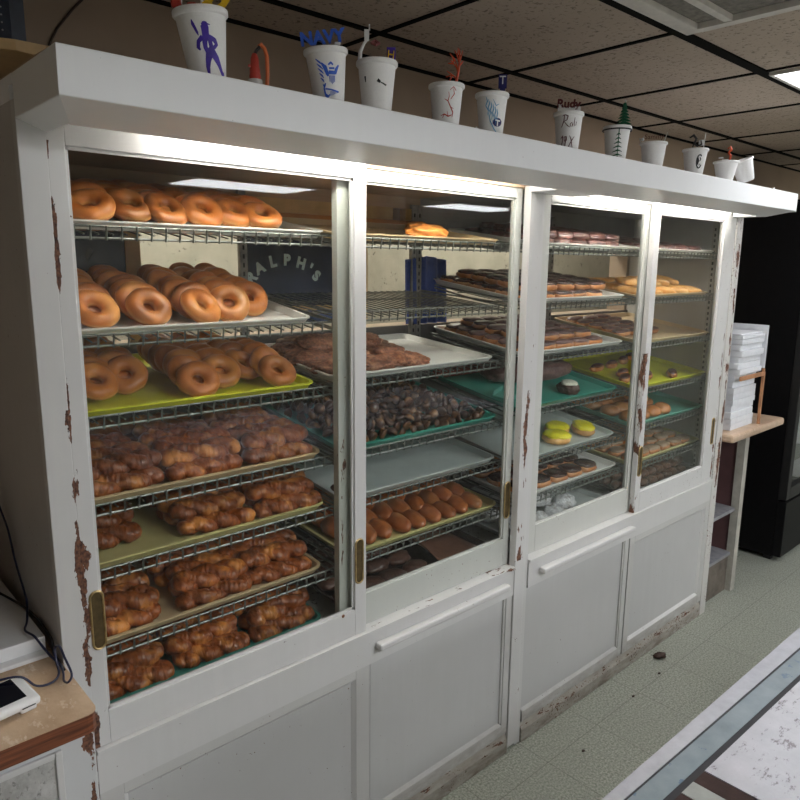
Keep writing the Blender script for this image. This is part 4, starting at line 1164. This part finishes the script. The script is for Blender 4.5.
c.top('silver_tip', 'clearpl', MB().lathe([(.0005, .066), (.004, .070), (.0005, .076)], 8, mat=Matrix.Translation((.018, 0, 0))))
# 8 plain cup
c = Cup(1.785, -.185, .076, .042, .030, 'short plain foam cup with wiry dark lettering and white heart')
m = addtext(MB(), 'Sammy', .020, TEXTM(.0, .012), .001)
c.top('topper', 'brownmark', m)
c.top('silver_wire', 'clearpl', MB().tube([(-.036, 0, -.006), (-.044, 0, .016), (-.036, 0, .010), (-.03, 0, .02)], .0016, 6).tube([(.03, 0, 0), (.038, 0, .03)], .0016, 6))
c.top('heart', 'whitepl', MB().lathe([(.001, 0), (.005, .003), (.004, .008), (.001, .01)], 10, mat=Matrix.Translation((-.034, -.002, .006))))
# 9 round black emblem cup
c = Cup(2.068, -.185, .088, .043, .028, 'foam cup with a round black emblem and black curled topper')
L = []
for k in range(22):
    a = R(50+k*13.5); r1 = 11.5
    L.append((12+r1*cos(a)*.62, .50+r1*1.9*sin(a)/92, 3.2 if k not in (0, 21) else 1))
c.draw('drawing', 'blackmark', [L, [(7, .66, 3), (9, .52, 5), (8, .38, 3)], [(12, .66, 1), (15, .58, 3), (13, .5, 1)], [(12, .36, 2), (15, .42, 1)]])
m = MB().tube([(-.022, 0, .038), (-.010, 0, .046), (.0, 0, .034), (-.006, 0, .018), (.004, 0, .010), (.018, 0, .016), (.014, 0, .028)], [.002, .005, .004, .003, .003, .003, .002], 8).tube([(-.012, 0, -.01), (-.008, 0, .02)], .002, 6)
c.top('topper', 'blackmark', m)
c.top('white_figure', 'whitepl', MB().box(.008, .026, -.001, .002, .012, .030, bev=.004).tube([(.024, 0, .0), (.028, 0, .05)], .0012, 6))
# 10 and 11 plain cups
c = Cup(2.335, -.175, .076, .045, .027, 'plain foam cup with a small red figure, next to the tipped cup')
c.top('topper', 'redorange', MB().tube([(.010, 0, .0), (.014, 0, .02), (.006, 0, .030), (.014, 0, .040), (.010, 0, .052), (.002, 0, .044)], [.003, .005, .004, .005, .004, .002], 8))
c.top('topper_card', 'whitepl', MB().box(-.014, .010, 0, .002, .0, .008).box(-.026, -.01, 0, .002, .012, .015))
c = Cup(2.440, -.212, .080, .043, .028, 'plain foam cup tipped over against its neighbour at the right end', rot=(R(-12), R(-20), 0))
c.o.location.z = 2.0125
o = MB().tube([(2.72, -.20, 2.001), (2.732, -.20, 2.006), (2.745, -.20, 2.013)], .0022, 8).obj('plastic_hook', 'whitepl', None, True); tag(o, 'tiny white plastic hook near the right end of the hood', 'hook')

# ---------------------------------------------------------------- left side: wall cord, board, crate
o = MB().tube([(.226, .535, 2.10), (.228, .535, 2.19), (.236, .534, 2.212), (.250, .535, 2.238), (.272, .534, 2.267), (.290, .535, 2.290), (.315, .534, 2.318), (.33, .535, 2.342)], .003, 8).obj('wall_cord', plain('brown_cord', (.05, .03, .02), .6), None, True)
tag(o, 'thin dark cord running up the beige wall above the case', 'cord')
o = MB().box(-.55, .150, .25, .53, 2.0, 2.008).obj('x', 'woodold'); bpy.data.objects.remove(o)
# board cut at an angle at its right end
m = MB(); m.add([(.079, .25, 2.100), (.112, .25, 2.098), (.143, .25, 2.120), (.079, .25, 2.120), (-.5, .46, 2.100), (.112, .53, 2.098), (.143, .53, 2.120), (-.5, .53, 2.120), (-.5, .46, 2.120), (-.5, .53, 2.1)],
    [(0, 1, 2, 3), (1, 5, 6, 2), (3, 2, 6, 7, 8), (0, 3, 8, 4), (0, 4, 9, 5, 1), (4, 8, 7, 9), (5, 9, 7, 6)])
o = m.obj('shelf_board', 'ply_light'); tag(o, 'pale wooden board under the dark crate at the top left', 'board')
t = thing('shelf_brackets', 'dark jars standing under the board in the corner', 'jar', (-.05, .45, 2.0)); bpy.data.objects.remove(t)
for i, (x, y) in enumerate(((.045, .48), (-.01, .49))):
    o = MB().lathe([(.012, 0), (.022, .003), (.023, .06), (.016, .072), (.017, .09), (.015, .096)], 18).obj('jar', 'jar', None, True, (x, y, 2.0))
    tag(o, ('nearer' if i == 0 else 'farther')+' dark jar under the board at the top left corner', 'jar', 'dark jars under the board')
t = thing('storage_crate', 'dark blue crate with punched holes on the board at the top left', 'crate', (.0, .30, 2.121))
m = MB(); m.add([(.079, -.03, 0), (.105, -.03, 0), (.098, .18, 0), (-.45, .18, 0), (-.45, .12, 0), (.079, -.03, .2), (.105, -.03, .2), (.098, .18, .2), (-.45, .18, .2), (-.45, .12, .2)],
    [(4, 3, 2, 1, 0), (5, 6, 7, 8, 9)]+[(i, (i+1) % 5, 5+(i+1) % 5, 5+i) for i in range(5)])
m.obj('crate_body', 'crate', t)
hm = MB()
for k in range(8): hm.lathe([(.0016, 0), (.0016, .001)], 8, mat=Matrix.Translation((.064, -.0265, .018+k*.014)) @ Matrix.Rotation(R(-16), 4, 'Z') @ Matrix.Rotation(R(90), 4, 'X'))
hm.obj('punched_holes', 'alu', t)

# ---------------------------------------------------------------- left counter
t = thing('counter', 'white base cabinet with beige marbled laminate top and dark wood edge', 'counter', (-.5, .15, 0))
def cpart(name, mb, mat, smooth=False):
    o = mb.obj(name, mat, t, smooth); o.location = (.5, -.15, 0); return o
def rpoly(x0, x1, y0, y1, r):
    return [(x0, y0), (x1-r, y0)]+[(x1-r+r*sin(R(a)), y0+r-r*cos(R(a))) for a in (30, 60, 90)]+[(x1, y1), (x0, y1)]
cpart('worktop', MB().prism(rpoly(-1.1, -.002, -.196, .535, .018), .9185, .9205), 'lam')
cpart('worktop_edge', MB().prism(rpoly(-1.1, -.003, -.195, .535, .018), .883, .9185), 'wood_edge')
M['cab'] = paint('painted_cabinet', (.58, .58, .58), lines=((-.010, .020, 0, .88, .42),), specks=.71)
cpart('cabinet_body', MB().box(-1.1, -.003, -.165, .535, 0, .883, bev=.002), 'cab')
f = MB(); x1 = -.072; zt = .845
f.box(-.5, x1, -.172, -.165, zt, zt+.012, bev=.002).box(x1, x1+.012, -.172, -.165, .3, zt+.012, bev=.002)
cpart('inset_frame', f, 'paint')
cpart('inset_panel', MB().box(-.5, x1, -.167, -.1655, .3, zt), 'marble')
# flat white boxes
for i, (x0, x1, y0, z0, z1) in enumerate(((-.50, -.014, .040, .921, .930), (-.50, -.014, .060, .9305, .958))):
    o = MB().box(x0, x1, y0, .50, z0, z1, bev=.002).obj('flat_box', 'whitepl')
    tag(o, ('thin white lid lying flat on the laminate counter' if i == 0 else 'shallow white box resting on the thin lid on the counter'), 'box', None)
o = link('dark_sack', blob_mesh('dark_sack', 'sack', .13, .10, .10, .18, 2, 3, 4, .7), None, (-.185, .33, 1.028)); tag(o, 'dark crinkled bag sitting on the white box at the left edge', 'bag')
# card terminal
t = thing('card_reader', 'white payment card reader with dark screen on the laminate counter', 'card reader', (-.125, -.085, .9205), (0, 0, R(9)))
m = MB().box(-.09, .045, -.045, .040, .014, .030, bev=.006, mat=Matrix.Rotation(R(6), 4, 'X'))
m.obj('reader_body', 'whitepl', t)
MB().box(.012, .040, -.040, .030, .0, .020, bev=.004).obj('foot', 'whitepl', t)
MB().box(-.09, -.045, -.035, .03, 0, .016, bev=.004).obj('foot', 'whitepl', t)
MB().box(-.085, .026, -.030, .033, .0295, .0312, mat=Matrix.Rotation(R(6), 4, 'X')).obj('screen', 'screen', t)
MB().box(.012, .034, -.0462, -.0445, .019, .0205, mat=Matrix.Rotation(R(6), 4, 'X')).obj('card_slot', 'blackpl', t)
def smooth_pts(P, n=6):
    P = [V(p) for p in P]; out = []
    for i in range(len(P)-1):
        p0, p1, p2, p3 = P[max(i-1, 0)], P[i], P[i+1], P[min(i+2, len(P)-1)]
        for k in range(n):
            s = k/n; out.append(.5*((2*p1)+(-p0+p2)*s+(2*p0-5*p1+4*p2-p3)*s*s+(-p0+3*p1-3*p2+p3)*s**3))
    out.append(P[-1]); return out
pts = [(-.012, .36, 1.165), (-.012, .343, 1.149), (-.012, .289, 1.113), (-.012, .253, 1.055), (-.014, .192, 1.007), (-.016, .168, .985), (-.028, .13, .966), (-.040, .098, .964), (-.034, .058, .966), (-.026, .040, .950), (-.018, .020, .935), (-.010, -.012, .926), (-.014, -.045, .926), (-.022, -.075, .928), (-.020, -.095, .934), (-.012, -.09, .945), (-.012, -.055, .962), (-.010, -.02, .968), (-.012, .005, .955), (-.016, -.010, .938), (-.022, -.045, .928), (-.040, -.063, .926), (-.066, -.066, .932), (-.090, -.062, .958), (-.13, -.050, .960), (-.2, -.03, .955)]
o = MB().tube(smooth_pts(pts), .0022, 8).obj('power_cable', 'cablem', None, True); tag(o, 'thin navy cable looping over the counter to the card reader', 'cable')
o = MB().tube(smooth_pts([(-.35, .508, 1.2), (-.2, .506, 1.02), (-.12, .505, .97), (-.06, .4, .962), (-.012, .20, .962), (-.008, .05, .96), (-.007, .034, .93), (-.007, .0, .924), (-.008, -.03, .9235)]), .0026, 8).obj('power_cable', 'cableb', None, True); tag(o, 'black cable in the corner between the counter and the case side', 'cable')

# ---------------------------------------------------------------- right side: wrapping counter, cartons, fridge
t = thing('side_table', 'tan laminate worktop on open shelves at the right end of the case', 'side counter', (3.2, .2, 0))
def wpart(name, mb, mat, parent=None):
    o = mb.obj(name, mat, t); o.location = (-3.2, -.2, 0); return o
wpart('worktop', MB().box(2.97, 3.61, -.055, .53, .875, .915, bev=.012), 'lam2')
wpart('side_post', MB().box(3.290, 3.335, .01, .05, 0, .875), 'strapwood')
wpart('side_post', MB().box(3.300, 3.320, .05, .53, 0, .875), 'maroonpl')
wpart('shelf', MB().box(2.975, 3.300, .03, .53, .445, .462), 'shelfmetal')
wpart('shelf', MB().box(2.975, 3.300, .03, .53, .200, .216), 'shelfmetal')
wpart('kick_board', MB().box(2.975, 3.295, .04, .055, 0, .200), 'woodold')
wpart('back_panel', MB().box(2.975, 3.300, .50, .52, .216, .875), 'maroonpl')
rc = random.Random(4)
z = .916; i = 0
hs = [.030, .028, .032, .030, .028, .031, .029, .034, .030, .028, .030, .029, .032, .028, .026, .018, .008]
for i, hh in enumerate(hs):
    x0 = 3.06+rc.uniform(-.006, .006); dd = .13 if i < 9 else .145
    y0 = .005+rc.uniform(-.006, .006) if i < 9 else -.01+rc.uniform(-.008, .008)
    o = MB().box(x0, x0+.26, y0, y0+.36, z, z+hh-.0015, bev=.002).obj('folded_carton', 'box_white'); z += hh
    tag(o, 'white folded carton in the worktop stack, %s' % (NUM[i]+' from the bottom' if i < 10 else NUM[16-i]+' from the top' if i < 16 else 'topmost and thinnest'), 'box', 'white cartons stacked on the tan worktop')
o = MB().box(3.345, 3.350, -.020, .26, 1.20, 1.415).box(3.345, 3.35, .1, .2, .916, 1.2).obj('white_sheet', 'box_white'); tag(o, 'white card sheet standing upright beside the carton stack', 'sheet')
o = MB().box(3.045, 3.338, -.030, -.022, 1.165, 1.185).box(3.325, 3.338, -.030, -.018, .916, 1.165).box(3.318, 3.33, -.030, -.02, 1.185, 1.20).obj('cardboard_strip', 'carton'); tag(o, 'torn brown cardboard strip folded round the carton stack', 'cardboard')
# fridge
t = thing('drinks_fridge', 'tall black glass-door drinks fridge beyond the case', 'fridge', (4.25, .27, 0))
def fpart(name, mb, mat, par=None):
    o = mb.obj(name, mat, t); o.location = (-4.25, -.27, 0); return o
fx0, fx1 = 3.874, 4.62
fpart('cabinet', MB().box(fx0, fx0+.03, .02, .53, .03, 2.06).box(fx1-.03, fx1, .02, .53, .03, 2.06).box(fx0+.03, fx1-.03, .50, .53, .03, 2.06).box(fx0+.03, fx1-.03, .02, .5, .03, .34).box(fx0+.03, fx1-.03, .02, .5, 1.86, 2.06), 'fridge')
fpart('base_panel', MB().box(fx0-.004, fx1, -.03, .02, .035, .37, bev=.004), 'fridge')
fpart('door_frame', MB().box(fx0, fx0+.055, -.025, .02, .38, 1.88, bev=.003).box(fx1-.055, fx1, -.025, .02, .38, 1.88).box(fx0+.055, fx1-.055, -.025, .02, .38, .45).box(fx0+.055, fx1-.055, -.025, .02, 1.82, 1.88), 'fridge_edge')
fpart('door_glass', MB().box(fx0+.055, fx1-.055, -.005, 0, .45, 1.82), 'glass')
fpart('inner_lining', MB().box(fx0+.03, fx0+.04, .03, .5, .34, 1.86).box(fx0+.04, fx1-.04, .48, .5, .34, 1.86).box(fx1-.04, fx1-.03, .03, .5, .34, 1.86), 'box_white')
fpart('fridge_shelf', MB().box(fx0+.04, fx1-.04, .04, .48, .56, .566), 'wire')
fpart('fridge_shelf', MB().box(fx0+.04, fx1-.04, .04, .48, .95, .956), 'wire')
fpart('foot', MB().box(fx0+.02, fx0+.06, .03, .07, 0, .03), 'blackpl')
fpart('foot', MB().box(fx1-.06, fx1-.02, .03, .07, 0, .03), 'blackpl')
fpart('lamp', MB().box(fx0+.06, fx0+.075, .03, .045, .5, 1.8), emit('fridge_lamp_glow', (.95, 1, .95), 4))
for i in range(4):
    o = MB().lathe([(.01, 0), (.03, .002), (.032, .02), (.032, .12), (.014, .17), (.013, .2), (.014, .205)], 16).obj('drink_bottle', plain('pale_green_bottle_%d' % i, (.45, .52, .35), .2), None, True, (3.99+i*.09, .12, .567))
    tag(o, 'pale drink bottle inside the black fridge, %s from the left' % NUM[i], 'bottle', 'bottles in the fridge')
# crumb on the floor
o = link('crumb', blob_mesh('crumb', 'crumb', .030, .018, .013, .35, 2.5, 4, 3, .6), None, (2.40, -.058, .010), (0, 0, R(-25))); tag(o, 'dark crumb of pastry on the floor by the case', 'crumb')
for i, (x, y) in enumerate(((2.28, -.12), (1.62, -.18), (1.75, -.36), (2.05, -.13))):
    o = link('crumb', blob_mesh('crumb', 'crumb', .007, .005, .003, .35, 2.5, 4+i, 2, .6), None, (x, y, .003))
    tag(o, 'tiny brown crumb on the speckled floor, %s from the right' % NUM[[0, 3, 2, 1][i]], 'crumb', 'tiny crumbs on the floor')

# ---------------------------------------------------------------- front counter at lower right
t = thing('service_counter', 'glass-topped service counter with scratched aluminium edge in the lower right corner', 'counter', (1.2, -1.2, 0))
def spart(name, mb, mat):
    o = mb.obj(name, mat, t); o.location = (-1.2, 1.2, 0); return o
def strip(ya, yb, yc, yd, z0, z1, x0=.30, x1=2.6):   # ya,yb at x=.45 ; yc,yd at x=1.18
    f_ = lambda p, q, x: p+(q-p)*(x-.45)/.73
    vs = [(x0, f_(ya, yc, x0), z0), (x1, f_(ya, yc, x1), z0), (x1, f_(yb, yd, x1), z0), (x0, f_(yb, yd, x0), z0)]
    vs += [(a, b_, z1) for a, b_, _ in vs]
    return MB().add(vs, [(3, 2, 1, 0), (4, 5, 6, 7), (0, 1, 5, 4), (1, 2, 6, 5), (2, 3, 7, 6), (3, 0, 4, 7)])
spart('cabinet_body', MB().box(.30, 2.6, -1.75, -.96, 0, .93), 'paint')
spart('edge_rail', strip(-.917, -.937, -.929, -.960, .915, .951), 'alu')
spart('gasket', strip(-.937, -.940, -.960, -.964, .93, .9495), 'blackgap')
spart('metal_band', strip(-.940, -.972, -.964, -.998, .93, .950), 'band')
spart('gasket', strip(-.972, -.983, -.998, -1.006, .93, .949), 'blackgap')
spart('counter_top', strip(-.983, -1.70, -1.006, -1.70, .93, .9505, x0=.610), 'scuff')
spart('dark_inset', strip(-.983, -1.70, -1.006, -1.70, .93, .9495, x1=.540), M['t_dark'])
spart('grey_inset', strip(-.983, -1.70, -1.006, -1.70, .93, .9500, x0=.541, x1=.575), plain('grey_green_strip', (.26, .27, .25), .35))
spart('dark_inset', strip(-.983, -1.70, -1.006, -1.70, .93, .9495, x0=.576, x1=.609), M['t_dark'])

# ---------------------------------------------------------------- world and view
w = bpy.data.worlds.new('world'); sc.world = w; w.use_nodes = True
w.node_tree.nodes['Background'].inputs[0].default_value = (.9, .93, 1, 1); w.node_tree.nodes['Background'].inputs[1].default_value = .05
sc.view_settings.view_transform = 'Standard'; sc.view_settings.look = 'None'; sc.view_settings.exposure = 0.98; sc.view_settings.gamma = 1
sc.cycles.max_bounces = 10; sc.cycles.transparent_max_bounces = 16; sc.cycles.diffuse_bounces = 5
sc.cycles.use_denoising = True
